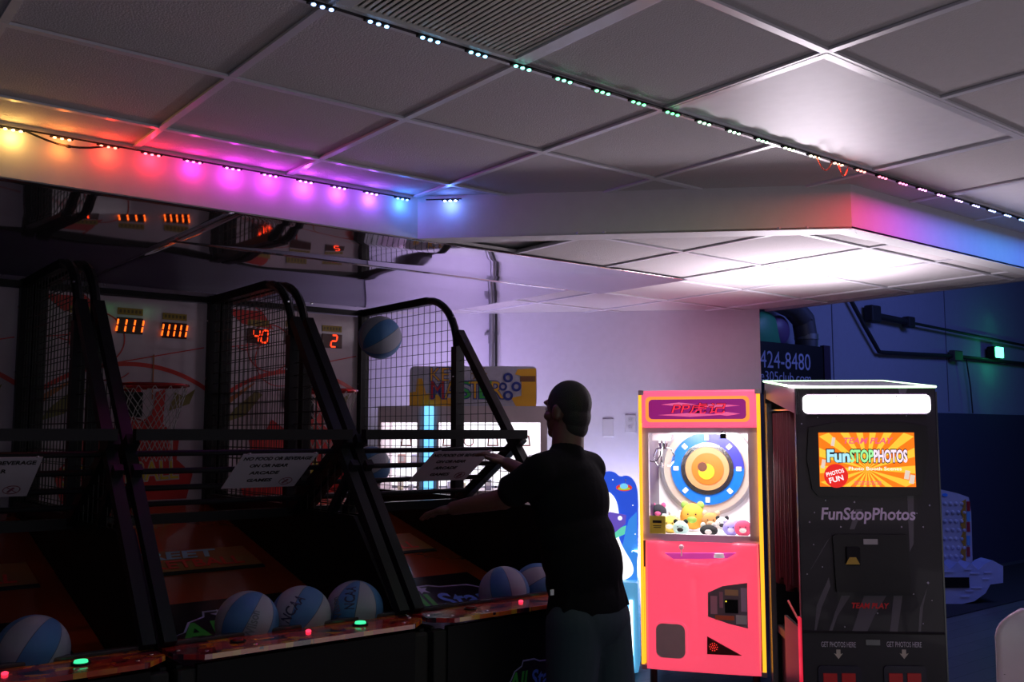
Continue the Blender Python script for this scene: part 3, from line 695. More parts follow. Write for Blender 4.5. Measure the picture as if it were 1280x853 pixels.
# sign board
sx0, sz1 = kx(512, 458); sx1, sz0 = kx(671, 509)
sg = MB().xz(rrect(sx0, sx1, sz0, sz1, .03), .01, .04).build('sign_board', mat('pale sign print', (.50, .46, .58), .4, var=.2, vs_=60), kt)
sw_ = sx1-sx0; sh = sz1-sz0
def sgx(u): return sx0+u*sw_
def sgz(v_): return sz0+v_*sh
mo = mat('orange yellow print', (.85, .42, .03), .4); mr = mat('sign red', (.55, .03, .03), .4); mn = mat('sign navy', (.03, .04, .28), .4); mgn = mat('sign green', (.05, .45, .08), .4)
MB().xz([(sgx(.0), sgz(0)), (sgx(.36), sgz(0)), (sgx(.36), sgz(.22)), (sgx(.25), sgz(.22)), (sgx(.20), sgz(.35)), (sgx(.13), sgz(.32)), (sgx(.10), sgz(.7)), (sgx(.06), sgz(.7)), (sgx(.05), sgz(.38)), (sgx(0), sgz(.35))], .0085, .01).build('castle_print', mo, sg)
MB().xz([(sgx(.84), sgz(0)), (sgx(.995), sgz(0)), (sgx(.995), sgz(.95)), (sgx(.85), sgz(.93)), (sgx(.83), sgz(.80)), (sgx(.88), sgz(.76)), (sgx(.88), sgz(.28)), (sgx(.80), sgz(.22))], .0085, .01).build('treasure_chest_print', mo, sg)
MB().xz([(sgx(.87), sgz(.62)), (sgx(.99), sgz(.62)), (sgx(.99), sgz(.76)), (sgx(.87), sgz(.76))], .0075, .0085).build('chest_band', mat('brown print', (.22, .08, .03), .4), sg)
text('lettering', 'KEY', mo, sg, (sgx(.28), sgz(.80)), sw_*.23, sh*.32, y=.0088, edge=(mn, .04))
for ch, u, m_ in (('M', .22, mr), ('A', .325, mo), ('S', .43, mgn), ('T', .515, mo), ('E', .60, mgn), ('R', .69, mo)):
    text('lettering', ch, m_, sg, (sgx(u), sgz(.42)), sw_*.10, sh*.42, y=.0085, edge=(mn, .04))
kk = MB()
for (u, v_, r) in ((.775, .72, .031), (.775, .28, .031), (.84, .50, .031), (.735, .5, .026)): kk.ring((sgx(u), sgz(v_)), r, r*.5, .0055, .0085, n=20)
kk.build('key_head_print', mn, sg)
gw = MB().ring((sgx(.545), sgz(.82)), .035, .024, .0060, .0085, n=24)
for k in range(8): a = k*PI/4; gw.box((sgx(.545)+.043*math.cos(a), .0075, sgz(.82)+.043*math.sin(a)), (.018, .002, .007), Matrix.Rotation(-a, 3, 'Y'))
gw.build('ship_wheel_print', mat('print brown wheel', (.35, .18, .06), .4), sg)
# small key rings painted on the glass, prizes standing and hanging inside
rg = MB()
for px_ in (508, 586, 656, 560, 616):
    c = kx(px_, 552); rg.ring((c[0], c[1]), .032, .026, -.002, .000, n=20) if px_ in (586,) else rg.xz([(c[0]-.035, c[1]-.03), (c[0]+.035, c[1]-.03), (c[0]+.035, c[1]-.022), (c[0]-.035, c[1]-.022)], -.002, 0).xz([(c[0]-.035, c[1]-.03), (c[0]-.027, c[1]-.03), (c[0]-.020, c[1]+.03), (c[0]-.028, c[1]+.035)], -.002, 0).xz([(c[0]+.035, c[1]-.03), (c[0]+.027, c[1]-.03), (c[0]+.020, c[1]+.03), (c[0]+.028, c[1]+.035)], -.002, 0).xz([(c[0]-.028, c[1]+.028), (c[0]+.028, c[1]+.028), (c[0]+.028, c[1]+.036), (c[0]-.028, c[1]+.036)], -.002, 0)
rg.build('keyhole_outline', mat('red outline', (.7, .08, .08), .4), kt)
pc = [(.75, .70, .50), (.55, .58, .7), (.8, .8, .8), (.7, .45, .4), (.5, .5, .7), (.8, .7, .4), (.7, .7, .75), (.3, .3, .4)]
ORD = ['first', 'second', 'third', 'fourth', 'fifth', 'sixth', 'seventh', 'eighth', 'ninth', 'tenth', 'eleventh', 'twelfth', 'thirteenth', 'fourteenth', 'fifteenth']
def prize(x, z, w_, h_, m_, i, r_):
    t = thing('boxed_prize', 'small boxed prize in the key cabinet, %s from the left on the %s' % (ORD[i], ('deck', 'glass shelf')[r_]), 'prize box', K.M @ Vector((x, .34, z)), K.rz, 'boxed prizes in the key cabinet')
    MB().box((0, 0, 0), (w_, .05, h_), bev=.004).build('box', m_, t); MB().box((0, -.027, h_*.12), (w_*.7, .003, h_*.4)).build('box_label', mat('box label white', (.6, .6, .6), .5), t)
zd = zB-.01
shelfz = [zd, zd+.15]
MB().box((0, .35, zd+.142), (2*kw-.06, .12, .006)).build('glass_shelf', glass('shelf glass', (.9, .95, 1), .1), kt)
k = 0
for r_, z in enumerate(shelfz):
    x = -kw+.09; i = 0
    while x < kw-.06:
        w_ = random.uniform(.030, .055); h_ = random.uniform(.035, .085)
        prize(x+w_/2, z+h_/2+.002, w_, h_, mat('prize %d' % (k % 8), pc[k % 8], .5), i, r_); i += 1; x += w_+random.uniform(.02, .06); k += 1

# ------------------------------------------------------------------ pink claw machine
A = Frame(wp(.80, 6.03), wp(1.503, 5.82)); ct = thing('claw_machine', 'glowing pink claw machine with a round blue dial and plush toys inside', 'claw machine', A.o, A.rz)
hw = A.w/2
m_pk = mat('glowing pink plastic', (.85, .12, .20), .22, emit=(1, .075, .145), es=.92, coat=.3)
m_pk2 = mat('glowing rose header plastic', (.80, .16, .28), .25, emit=(1, .13, .27), es=.8, coat=.3)
m_yl = glow('yellow orange light tube', (1, .42, .02), 1.5); m_rs = glow('coral light tube', (1, .12, .10), 1.4)
m_int = mat('white interior laminate', (.85, .85, .86), .3)
zt = A.px(872, 488)[1]; zh = A.px(872, 535)[1]; zg1 = A.px(872, 541)[1]; zg0 = A.px(872, 669)[1]; zb = A.px(872, 842)[1]; zd1 = A.px(872, 678)[1]
D = .66
# body shell
for s in (-1, 1): MB().box((s*(hw-.012), D/2+.03, (zt+zb)/2), (.024, D-.04, zt-zb-.02)).build('side_panel', mat('dark violet side panel', (.06, .03, .08), .3), ct)
MB().box((0, D-.0, (zt+zb)/2), (2*hw-.05, .02, zt-zb-.04)).build('rear_panel', m_int, ct)
MB().box((0, D/2+.02, zt-.012), (2*hw-.05, D-.06, .02)).build('roof', m_pk2, ct)
MB().box((0, D/2, zg0-.03), (2*hw-.05, D-.04, .02)).build('toy_deck', m_int, ct)
for s in (-1, 1):
    MB().tube((s*(hw-.06), .05, 0.0), (s*(hw-.06), .05, zb+.01), .022).build('foot', m_rub, ct, True)
    MB().tube((s*(hw-.06), D-.06, 0.0), (s*(hw-.06), D-.06, zb+.01), .022).build('foot', m_rub, ct, True)
MB().box((0, D/2, zb+.012), (2*hw-.05, D-.05, .02)).build('base_plate', m_blk, ct)
# window frame (aluminium) + glass
xg0, xg1 = A.px(811, 600)[0], A.px(936, 600)[0]
fm = MB()
fm.box(((-hw+.012+xg0)/2, .02, (zg0+zh)/2), (xg0+hw-.012, .03, zh-zg0+.06)); fm.box(((hw-.012+xg1)/2, .02, (zg0+zh)/2), (hw-.012-xg1, .03, zh-zg0+.06))
fm.box((0, .02, (zg1+zh)/2), (2*hw-.02, .03, zh-zg1+.004)); fm.box((0, .02, zg0-.022), (2*hw-.02, .03, .044))
wf = fm.build('window_frame', mat('satin mauve frame', (.85, .72, .80), .3, 0), ct)
MB().box(((xg0+xg1)/2, .02, (zg0+zg1)/2), (xg1-xg0, .005, zg1-zg0)).build('pane', glass('claw glass', (1, 1, 1), .05), wf)
# header
hd = MB().box((0, .015, (zt+zh)/2), (2*hw-.03, .05, zt-zh), bev=.012).build('header_sign', m_pk2, ct)
def hx_(x, y): return A.px(x, y)
a0 = hx_(811, 500); a1 = hx_(933, 524)
MB().xz(rrect(a0[0]-.02, a1[0]+.02, a1[1]-.018, a0[1]+.018, .03), -.011, -.013).build('sign_border', glow('orange sign border', (1, .32, .05), 1.0), hd)
MB().xz(rrect(a0[0], a1[0], a1[1], a0[1], .025), -.0135, -.015).build('sign_face', mat('navy magenta sign', (.03, .02, .20), .15, emit=(.5, .02, .22), es=.55), hd)
bl = MB(); zc = (a0[1]+a1[1])/2
for (dx, dz, w_) in ((-.12, .03, .22), (.1, .02, .3), (-.05, -.035, .4), (.17, -.03, .16)): bl.xz([(dx-w_/2, zc+dz), (dx, zc+dz+.012), (dx+w_/2, zc+dz), (dx, zc+dz-.012)], -.0152, -.0156)
bl.build('sign_streaks', glow('pink streaks', (1, .15, .4), .7), hd)
text('lettering', 'PP虎记', glow('red neon letter', (1, .03, .08), 1.0), hd, (.0, zc+.005), .33, .066, y=-.0160, shear=.2, edge=(mat('letter edge dark', (.12, .0, .04), .3), .035))
# corner light tubes
MB().box((-hw+.004, -.004, (zt+zb)/2), (.018, .02, zt-zb-.03), bev=.004).build('light_tube', m_yl, ct)
MB().box((hw-.010, -.006, (zt+zb)/2), (.022, .02, zt-zb-.03), bev=.004).build('light_tube', m_yl, ct)
MB().box((-hw+.020, -.003, (zd1+zb)/2-.06), (.008, .012, zd1-zb-.2), bev=.002).build('light_tube', m_yl, ct)
for s in (-1, 1):
    for z in (zt-.012, zb+.02): MB().box((s*(hw-.012), .0, z), (.034, .04, .03), bev=.005).build('corner_cap', mat('grey cap', (.4, .3, .35), .4), ct)
# lower bulged door
def bulge(u, v_): return .012+.055*math.sin(PI*min(1, max(0, u)))**.6*math.sin(PI*min(1, max(0, v_)))**.5
me = bpy.data.meshes.new('lower_door'); V = []; F_ = []; nx, nz = 40, 44; x0, x1, z0, z1 = -hw+.03, hw-.03, zb+.01, zd1
for j in range(nz+1):
    for i in range(nx+1):
        u, v_ = i/nx, j/nz; x = x0+(x1-x0)*u; z = z0+(z1-z0)*v_
        y = .01-bulge(u, v_)+.012*math.exp(-((u-.46)/.03)**2)*(1 if .1 < v_ < .75 else .0)
        ds = ((u-.47)/.36)**2                                  # hollow scoop of the control tray
        if v_ > .80-.0*ds and ds < 1 and v_ > .83+.10*ds: y += .05*(1-ds)
        V.append((x, y, z))
for j in range(nz):
    for i in range(nx): a = j*(nx+1)+i; F_.append((a, a+1, a+nx+2, a+nx+1))
me.from_pydata(V, [], F_); me.materials.append(m_pk)
for p in me.polygons: p.use_smooth = True
door = bpy.data.objects.new('lower_door', me); C.objects.link(door); door.parent = ct
sm = door.modifiers.new('s', 'SOLIDIFY'); sm.thickness = .012; sm.offset = 0
yq = -.062
c0 = A.px(831, 694, yq); c1 = A.px(920, 694, yq)
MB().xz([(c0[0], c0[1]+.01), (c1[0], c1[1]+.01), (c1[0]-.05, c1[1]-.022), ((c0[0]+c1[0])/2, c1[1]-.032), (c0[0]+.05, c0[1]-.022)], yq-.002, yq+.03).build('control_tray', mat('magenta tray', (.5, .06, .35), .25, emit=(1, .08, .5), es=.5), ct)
j = A.px(852, 692, yq-.01)
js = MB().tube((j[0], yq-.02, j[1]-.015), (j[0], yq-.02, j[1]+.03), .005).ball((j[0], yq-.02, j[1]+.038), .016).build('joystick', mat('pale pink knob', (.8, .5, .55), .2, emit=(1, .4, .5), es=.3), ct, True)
j = A.px(899, 695, yq-.01)
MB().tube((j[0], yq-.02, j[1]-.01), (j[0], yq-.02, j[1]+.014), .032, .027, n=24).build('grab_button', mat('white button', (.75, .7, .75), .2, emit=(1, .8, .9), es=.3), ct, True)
pd = [A.px(*p, yq) for p in ((820, 779), (857, 824))]
MB().xz(rrect(pd[0][0]-.012, pd[1][0]+.012, pd[1][1]-.012, pd[0][1]+.012, .045), yq+.004, yq-.004).build('chute_rim', m_pk, ct)
MB().xz(rrect(pd[0][0], pd[1][0], pd[1][1], pd[0][1], .040), yq-.002, yq-.007).build('prize_flap', mat('brown grey flap', (.70, .50, .48), .4), ct)
pl = [A.px(*p, yq) for p in ((885, 741), (903, 733), (934, 729), (935, 786), (911, 780), (885, 771))]
cdoor = MB().xz(pl, yq+.008, yq-.006).build('coin_door', mat('dark mirror plate', (.65, .48, .52), .15, .6), ct)
mini = [((888, 745, 897, 768), (.85, .4, .5)), ((906, 737, 923, 745), (.8, .5, .25)), ((926, 735, 934, 765), (.85, .6, .8)), ((894, 769, 918, 776), (.95, .2, .08)), ((920, 769, 934, 781), (.85, .8, .8)), ((899, 740, 904, 760), (.7, .3, .4))]
for (a, b2, c_, d_), col in mini:
    p, q = A.px(a, b2, yq), A.px(c_, d_, yq); MB().box(((p[0]+q[0])/2, yq-.0075, (p[1]+q[1])/2), (q[0]-p[0], .003, p[1]-q[1])).build('sticker', mat('sticker %.2f' % (col[0]+col[1]), col, .4), cdoor)
p, q = A.px(906, 749, yq), A.px(923, 767, yq); bx = MB().box(((p[0]+q[0])/2, yq-.010, (p[1]+q[1])/2), (q[0]-p[0], .010, p[1]-q[1]), bev=.003).build('coin_slot', m_blk, cdoor)
MB().ball((p[0]+.008, yq-.016, p[1]-.012), .004).build('status_light', glow('yellow status', (1, .8, .05), 2), bx)
tr = [A.px(*p, yq) for p in ((884, 796), (927, 820), (884, 818))]
tri = MB().xz(tr, yq+.008, yq-.006).build('speaker_panel', mat('dark red grille', (.14, .015, .01), .4), ct)
sp_ = MB(); c = A.px(892, 809, yq)
for r, n in ((0, 1), (.011, 6), (.022, 10)):
    for k in range(n): a = 2*PI*k/n; sp_.ball((c[0]+r*math.cos(a), yq-.0065, c[1]+r*math.sin(a)), .003, 8, 6)
sp_.build('speaker_hole', glow('red speaker dots', (1, .04, .03), 1.2), tri)
# dial on the rear wall
yd = D-.03; c = A.px(884, 586, yd); sc_ = 1203/6.5
ro = 45/sc_
dl = MB().disc(c, ro*1.26, yd+.012, yd+.02).build('dial', mat('champagne dial back', (.62, .52, .44), .3, .3), ct)
MB().ring(c, ro*1.30, ro*1.2, yd-.004, yd+.012).build('dial_ring', m_alu, dl)
MB().ring(c, ro, ro*.70, yd-.002, yd+.012, PI/2, 2*PI).build('blue_ring', mat('sky blue ring', (.01, .15, .62), .25), dl)
MB().ring(c, ro, ro*.70, yd-.002, yd+.012, 0, PI/2).build('blue_ring', mat('indigo ring', (.05, .05, .42), .25), dl)
MB().ring(c, ro*.72, ro*.60, yd-.012, yd+.012).build('dial_ring', m_chrome, dl)
for k in range(8):
    a = k*PI/4; MB().box((c[0]+ro*.86*math.cos(a), yd-.006, c[1]+ro*.86*math.sin(a)), (.028, .008, .034), Matrix.Rotation(PI/2-a, 3, 'Y')).build('dial_marker', m_int, dl)
MB().disc(c, ro*.60, yd-.010, yd+.01).build('dial_face', mat('tan dial face', (.45, .24, .10), .4), dl)
MB().disc((c[0]+.004, c[1]-.002), ro*.44, yd-.014, yd-.010).build('orange_patch', mat('orange patch', (.60, .13, .008), .4), dl)
MB().disc((c[0]-.004, c[1]-.020), ro*.22, yd-.018, yd-.014).build('yellow_patch', mat('yellow patch', (.62, .40, .01), .4), dl)
MB().disc((c[0]-.03, c[1]+.012), ro*.13, yd-.020, yd-.014).build('brown_patch', mat('brown patch', (.10, .03, .015), .4), dl)
# claw gantry
c = A.px(827, 556, .25)
cr = MB().box((c[0], .25, zg1-.03), (.11, .10, .045), bev=.006).build('claw_carriage', mat('white carriage', (.7, .7, .72), .3), ct)
MB().box((0, .25, zg1+.002), (2*hw-.06, .03, .02)).build('claw_rail', m_alu, ct)
MB().tube((c[0]+.01, .25, zg1-.05), (c[0]+.01, .25, c[1]+.0), .014).tube((c[0]+.01, .25, c[1]+.01), (c[0]+.01, .25, c[1]-.03), .030, .022).build('claw_head', m_chrome, cr, True)
for k in range(3):
    a = 2*PI*k/3+.5; ca, sa = math.cos(a), math.sin(a)
    pts = [(c[0]+.01+ca*r, .25+sa*r, c[1]-.02-z) for r, z in ((.02, 0), (.055, .01), (.075, .05), (.07, .09), (.045, .12), (.025, .115))]
    MB().path(pts, .0055).build('claw_finger', m_chrome, cr, True)
MB().path([(c[0]-.05+.05*math.cos(PI+PI*k/10)*1, .2, c[1]-.04+.07*math.sin(PI+PI*k/10)) for k in range(11)], .003).build('claw_cable', m_rub, cr)
il = MB().box((0, .12, zg1+.035), (2*hw-.12, .05, .02)).build('inner_lamp', glow('inner lamp white', (1, .98, 1), 6), ct)
for s in (-1, 1): MB().box((s*(hw-.034), .10, (zg0+zg1)/2), (.010, .012, zg1-zg0), bev=.002).build('light_tube', glow('inner white tube', (1, 1, 1), 3.5), ct)
area('claw_inner_light', tuple(A.M @ Vector((0, .22, zg1-.0))), tuple(A.M @ Vector((0, .40, zg0))), .4, 13, (1, .98, 1))
p = A.px(904, 543, -.004)
lk = MB().box((p[0], -.006, p[1]-.012), (.036, .016, .030), bev=.003).build('padlock', m_blk, ct)
MB().path([(p[0]+.012*math.cos(PI*k/8), -.006, p[1]+.003+.016*math.sin(PI*k/8)) for k in range(9)], .003).build('shackle', m_chrome, lk)
p, q = A.px(811, 645, .01), A.px(832, 669, .01)
no = MB().box(((p[0]+q[0])/2, .012, (p[1]+q[1])/2), (q[0]-p[0], .003, p[1]-q[1])).build('notice_sticker', mat('yellow sticker', (.95, .80, .10), .4), ct)
MB().box(((p[0]+q[0])/2, .0098, p[1]-.035), (.055, .001, .016)).box(((p[0]+q[0])/2, .0098, p[1]-.06), (.05, .001, .004)).box(((p[0]+q[0])/2, .0098, p[1]-.07), (.045, .001, .004)).build('print_marks', m_txt, no)
# plush toys on the toy deck
def plush(px, py, yl, r, cols, label, ears=True, squash=1.0):
    x, z = A.px(px, py, yl); z = max(z, zg0-.02+r*.85*squash) if r < .06 else z
    z = zg0-.02+r*.9*squash+.001 if py > 655 else z
    t = thing('plush_toy', label, 'plush toy', A.M @ Vector((x, yl, z-r*.9*squash)), A.rz, 'plush toys in the claw machine')
    m1 = mat('plush %.2f %.2f %.2f' % cols[0], cols[0], .95, bump=.5, bs=200); m2 = mat('plush %.2f %.2f %.2f' % cols[1], cols[1], .95, bump=.5, bs=200)
    MB().ball((0, 0, r*.9*squash), (r, r*.8, r*.9*squash)).build('body', m1, t, True)
    if ears:
        MB().ball((-r*.62, 0, r*1.68*squash), (r*.3, r*.2, r*.32)).build('ear', m2, t, True); MB().ball((r*.62, 0, r*1.68*squash), (r*.3, r*.2, r*.32)).build('ear', m2, t, True)
    MB().ball((0, -r*.62, r*.75*squash), (r*.42, r*.28, r*.3)).build('muzzle', m2, t, True)
    e = MB(); e.ball((-r*.3, -r*.72, r*1.1*squash), r*.07, 8, 6).ball((r*.3, -r*.72, r*1.1*squash), r*.07, 8, 6); e.build('eye', m_rub, t)
W_ = (.8, .78, .7)
plush(823, 640, .42, .055, ((.03, .03, .04), (.7, .12, .3)), 'black plush toy with a pink tip in the left corner of the claw machine')
plush(838, 660, .24, .062, ((.85, .62, .12), W_), 'pale yellow plush toy beside the yellow sticker')
plush(866, 646, .40, .082, ((.85, .40, .05), (.3, .55, .1)), 'tall orange and green plush toy in the middle of the heap', squash=1.15)
plush(851, 662, .14, .050, ((.55, .80, .72), (.03, .03, .03)), 'mint plush toy with black spots at the front glass')
plush(886, 663, .14, .056, ((.03, .03, .03), W_), 'black plush toy with a white muzzle at the front glass', squash=.7)
plush(889, 652, .30, .062, ((.55, .26, .08), (.75, .5, .3)), 'brown plush bear in the heap behind the black toy')
plush(903, 655, .24, .045, (W_, (.03, .03, .03)), 'white plush toy with black ears right of the brown bear')
plush(914, 663, .18, .052, ((.42, .36, .85), (.75, .7, .9)), 'lilac plush toy lying near the right of the glass')
plush(929, 660, .16, .056, ((.85, .10, .20), W_), 'red plush toy against the right edge of the glass', ears=False)
plush(845, 650, .48, .055, ((.9, .72, .5), W_), 'cream plush toy at the back of the heap')

# ------------------------------------------------------------------ blue space cabinet between the man and the claw machine
S = Frame(wp(.46, 6.28), wp(.80, 6.22)); st = thing('space_cabinet', 'glowing blue space themed cabinet between the man and the claw machine', 'arcade machine', S.o, S.rz)
hs = S.w/2
zs1 = S.px(780, 728)[1]
m_sb = mat('pale blue lit plastic', (.20, .55, .80), .3, emit=(.10, .50, .95), es=.55)
zs0 = S.px(780, 842)[1]
MB().box((0, .16, (zs1+zs0)/2), (2*hs, .32, zs1-zs0), bev=.02).build('base_cabinet', m_sb, st)
MB().box((0, .16, zs0/2+.01), (2*hs-.06, .26, zs0-.0), bev=.005).build('plinth', m_blk, st)
MB().box((S.px(789, 780)[0], -.006, (zs1+zs0)/2-.04), (.022, .014, (zs1-zs0)*.75), bev=.003).build('light_tube', glow('white blue tube', (.7, .9, 1), 3), st)
def sp(*L): return [S.px(x, y, .10) for x, y in L]
out = sp((735, 730), (735, 600), (757, 589), (768, 590), (774, 597), (784, 594), (793, 601), (797, 612), (798, 640), (797, 728))
def soft(P, n=2):
    for _ in range(n):
        Q = []
        for i in range(len(P)):
            a, b2 = P[i], P[(i+1) % len(P)]; Q += [(a[0]*.75+b2[0]*.25, a[1]*.75+b2[1]*.25), (a[0]*.25+b2[0]*.75, a[1]*.25+b2[1]*.75)]
        P = Q
    return P
MB().xz(soft(out), .10, .14).build('art_board', mat('deep blue backlit art', (.02, .10, .5), .3, emit=(.03, .10, .80), es=.8), st)
MB().xz(sp((770, 728), (776, 690), (786, 650), (796, 640), (797, 728)), .097, .0995).build('hill_print', glow('mid blue print', (.05, .30, .95), .8), st)
MB().xz(soft(sp((735, 728), (735, 630), (748, 614), (760, 613), (771, 625), (774, 645), (775, 652), (772, 668), (778, 684), (793, 708), (790, 722), (770, 728))), .094, .0968).build('figure_print', glow('white figure print', (1, 1, 1), 1.3), st)
MB().xz(sp((735, 668), (762, 640), (783, 644), (782, 655), (764, 670)), .091, .0938).build('visor_print', glow('violet visor', (.16, .10, .6), .8), st)
c = S.px(775, 648, .09); MB().disc(c, .014, .088, .0905).build('visor_button', glow('white dot', (1, 1, 1), 1.2), st)
MB().xz(sp((764, 664), (783, 657), (781, 668), (768, 674)), .0915, .0938).build('collar_print', glow('mint print', (.15, .8, .55), .8), st)
c = S.px(780, 610, .09); MB().disc(c, .052, .0955, .0995, rz=.022).build('saucer_print', glow('red saucer', (.9, .06, .04), .8), st)
MB().disc((c[0], c[1]-.006), .040, .092, .0955, rz=.010).build('saucer_print', glow('yellow green saucer', (.5, .7, .05), .8), st)
MB().disc((c[0], c[1]+.010), .026, .0895, .092, rz=.018).build('saucer_dome', glow('cyan dome', (.2, .7, 1), .9), st)
MB().box((c[0]+.01, .091, c[1]+.035), (.003, .002, .03)).ball((c[0]+.01, .091, c[1]+.052), .005, 8, 6).build('saucer_aerial', m_int, st)
s_ = MB()
for p in ((766, 600), (791, 632), (794, 668), (790, 690)): c = S.px(*p, .09); s_.disc(c, .004, .088, .09, n=8)
s_.build('star_print', glow('white star', (1, 1, 1), 1.2), st)

area('back_wall_fill', tuple(S.M @ Vector((.02, .24, zs1+.05))), tuple(S.M @ Vector((.15, .70, zs1+.42))), .45, 19, (.86, .80, 1), .35)  # unseen fill added behind the art board to brighten the wall
# ------------------------------------------------------------------ photo booth
Bf = Frame(wp(1.461, 4.95), wp(2.165, 4.90)); bt = thing('photo_booth', 'tall black photo booth with lit header and orange photo screen', 'photo booth', Bf.o, Bf.rz)
hb = Bf.w/2; DB = .84
bx_ = lambda x, y, yl=0: Bf.px(x, y, yl)
ztf = bx_(1080, 484)[1]
m_bb2 = mat('glossy black booth print', (.014, .013, .018), .45, var=.5, vs_=5, coat=.08)
def zroof(y): return ztf+.075*y/DB
MB().box((0, .02, ztf/2+.01), (2*hb, .04, ztf-.02), bev=.006).build('front_panel', m_bb2, bt)
MB().box((hb-.012, DB/2+.02, ztf/2), (.024, DB-.04, ztf-.03)).build('side_panel', m_bb2, bt)
MB().box((0, DB-.012, ztf/2+.02), (2*hb, .024, ztf)).build('rear_panel', m_bb2, bt)
MB().yz([(.0, ztf-.005), (DB, zroof(DB)-.005), (DB, zroof(DB)-.10), (.0, ztf-.14)], -hb+.004, -hb+.02).build('side_header', mat('pale grey green side header', (.18, .21, .20), .3), bt)
MB().yz([(.0, ztf-.012), (DB, zroof(DB)-.012), (DB, zroof(DB)), (.0, ztf)], -hb+.01, hb-.01).build('roof', mat('grey roof', (.20, .20, .22), .5), bt)
fr = MB(); r = .006
P4 = [(-hb, -.002, ztf), (hb, -.002, ztf), (hb, DB, zroof(DB)), (-hb, DB, zroof(DB))]
m_gl = glow('white green edge light', (.62, 1, .60), 2.6)
for k in range(4): MB().tube(P4[k], P4[(k+1) % 4], r, n=8).build('edge_light', m_gl, bt)
ra = area('booth_ceiling_fill', tuple(Bf.M @ Vector((-.18, .30, ztf+.09))), tuple(Bf.M @ Vector((-.35, .0, ztf+.7))), .5, 27, (1, .88, 1), .3)  # unseen fill added over the roof for the bright ceiling patch
# header light box
h0, h1 = bx_(1003, 494), bx_(1163, 517)
hb_ = MB().xz(rrect(h0[0], h1[0], h1[1], h0[1], .025), -.008, .0).build('header_light', glow('white header light', (1, .92, 1), 3.2), bt)
rim = MB()
for z in (h0[1]+.003, h1[1]-.003): rim.box(((h0[0]+h1[0])/2, -.006, z), (h1[0]-h0[0]-.04, .012, .005))
rim.build('header_rim', mat('pale rim', (.6, .5, .6), .3), hb_)
sc = MB()
for k in range(5):
    for z in (h0[1]-.008, h1[1]+.008): sc.ball((h0[0]+.02+(h1[0]-h0[0]-.04)*k/4, -.0085, z), .0035, 8, 6)
sc.build('screw', m_rub, hb_)
# monitor
o0 = [bx_(*p) for p in ((1010, 535), (1045, 528), (1125, 528), (1158, 533), (1160, 560), (1153, 612), (1148, 620), (1022, 620), (1015, 612), (1008, 575))]
bz = MB().xz(o0, .0, -.012).build('screen_bezel', mat('black bezel', (.005, .005, .007), .35, coat=.0), bt)
s0, s1 = bx_(1023, 541, -.014), bx_(1145, 609, -.014)
scx, scz = (s0[0]+s1[0])/2, (s0[1]+s1[1])/2; sW, sH = s1[0]-s0[0], s0[1]-s1[1]
scr = MB().box((scx, -.014, scz), (sW, .004, sH)).build('screen', glow('orange screen', (1, .20, .005), 1.0), bz)
by = MB(); cx, cz = scx+.0, scz-.05*1
for k in range(18):
    a = 2*PI*k/18; pts = [(cx, cz)]
    for aa in (a-.085, a+.085):
        dx, dz = math.cos(aa), math.sin(aa)
        tx = ((s1[0] if dx > 0 else s0[0])-cx)/dx if abs(dx) > 1e-6 else 9; tz = ((s0[1] if dz > 0 else s1[1])-cz)/dz if abs(dz) > 1e-6 else 9
        t_ = min(tx, tz)*.995; pts.append((cx+dx*t_, cz+dz*t_))
    by.xz(pts, -.0162, -.0168)
by.build('sun_rays', glow('yellow rays', (1, .58, .04), 1.0), scr)
text('lettering', 'TEAM PLAY', glow('screen pink', (1, .12, .20), .9), scr, (scx+.01, scz+sH*.35), sW*.52, sH*.11, y=-.0175, shear=.25, offset=.02)
for s, u, w_, c_ in (('Fun', -.30, .24, (.42, .85, 1)), ('STOP', -.055, .25, (.36, .95, .36)), ('PHOTOS', .245, .35, (1, .80, .92))):
    text('lettering', s, glow('screen '+s, c_, 1.0), scr, (scx+u*sW, scz+sH*.065), sW*w_, sH*.24, y=-.0172, offset=.035, edge=(mat('screen black', (.005, .005, .01), .4), .095))
text('lettering', 'Photo Booth Scenes', glow('screen white', (1, 1, 1), 1.0), scr, (scx+.08*sW, scz-sH*.165), sW*.55, sH*.065, y=-.0175)
dm = MB()
for k in range(11):
    for zz in (-.41, -.45): dm.box((scx+(-.13+.026*k)*sW, -.0172, scz+zz*sH), (.018*sW, .0006, .018*sH))
stuff(dm.build('fine_print', glow('screen pink', (1, .12, .20), .9), scr))
MB().disc((scx-sW*.33, scz-sH*.30), sH*.22, -.0172, -.0178, n=28).build('red_badge', glow('badge red', (.9, .02, .015), .8), scr)
text('lettering', 'PHOTOS', glow('screen white', (1, 1, 1), 1.0), scr, (scx-sW*.34, scz-sH*.24), sW*.19, sH*.075, y=-.018, ang=.25, offset=.02); text('lettering', 'FUN', glow('screen white', (1, 1, 1), 1.0), scr, (scx-sW*.33, scz-sH*.36), sW*.15, sH*.10, y=-.018, ang=.25, offset=.02)
ph = MB()
for (u, v_, w_) in ((.41, -.28, .05), (.46, -.36, .05), (-.46, -.08, .04), (-.35, .33, .035)): ph.box((scx+u*sW, -.018, scz+v_*sH), (w_*sW, .001, .16*sH), Matrix.Rotation(.2, 3, 'Y'))
ph.build('photo_prints', glow('pale photo print', (.9, .75, .6), .8), scr)
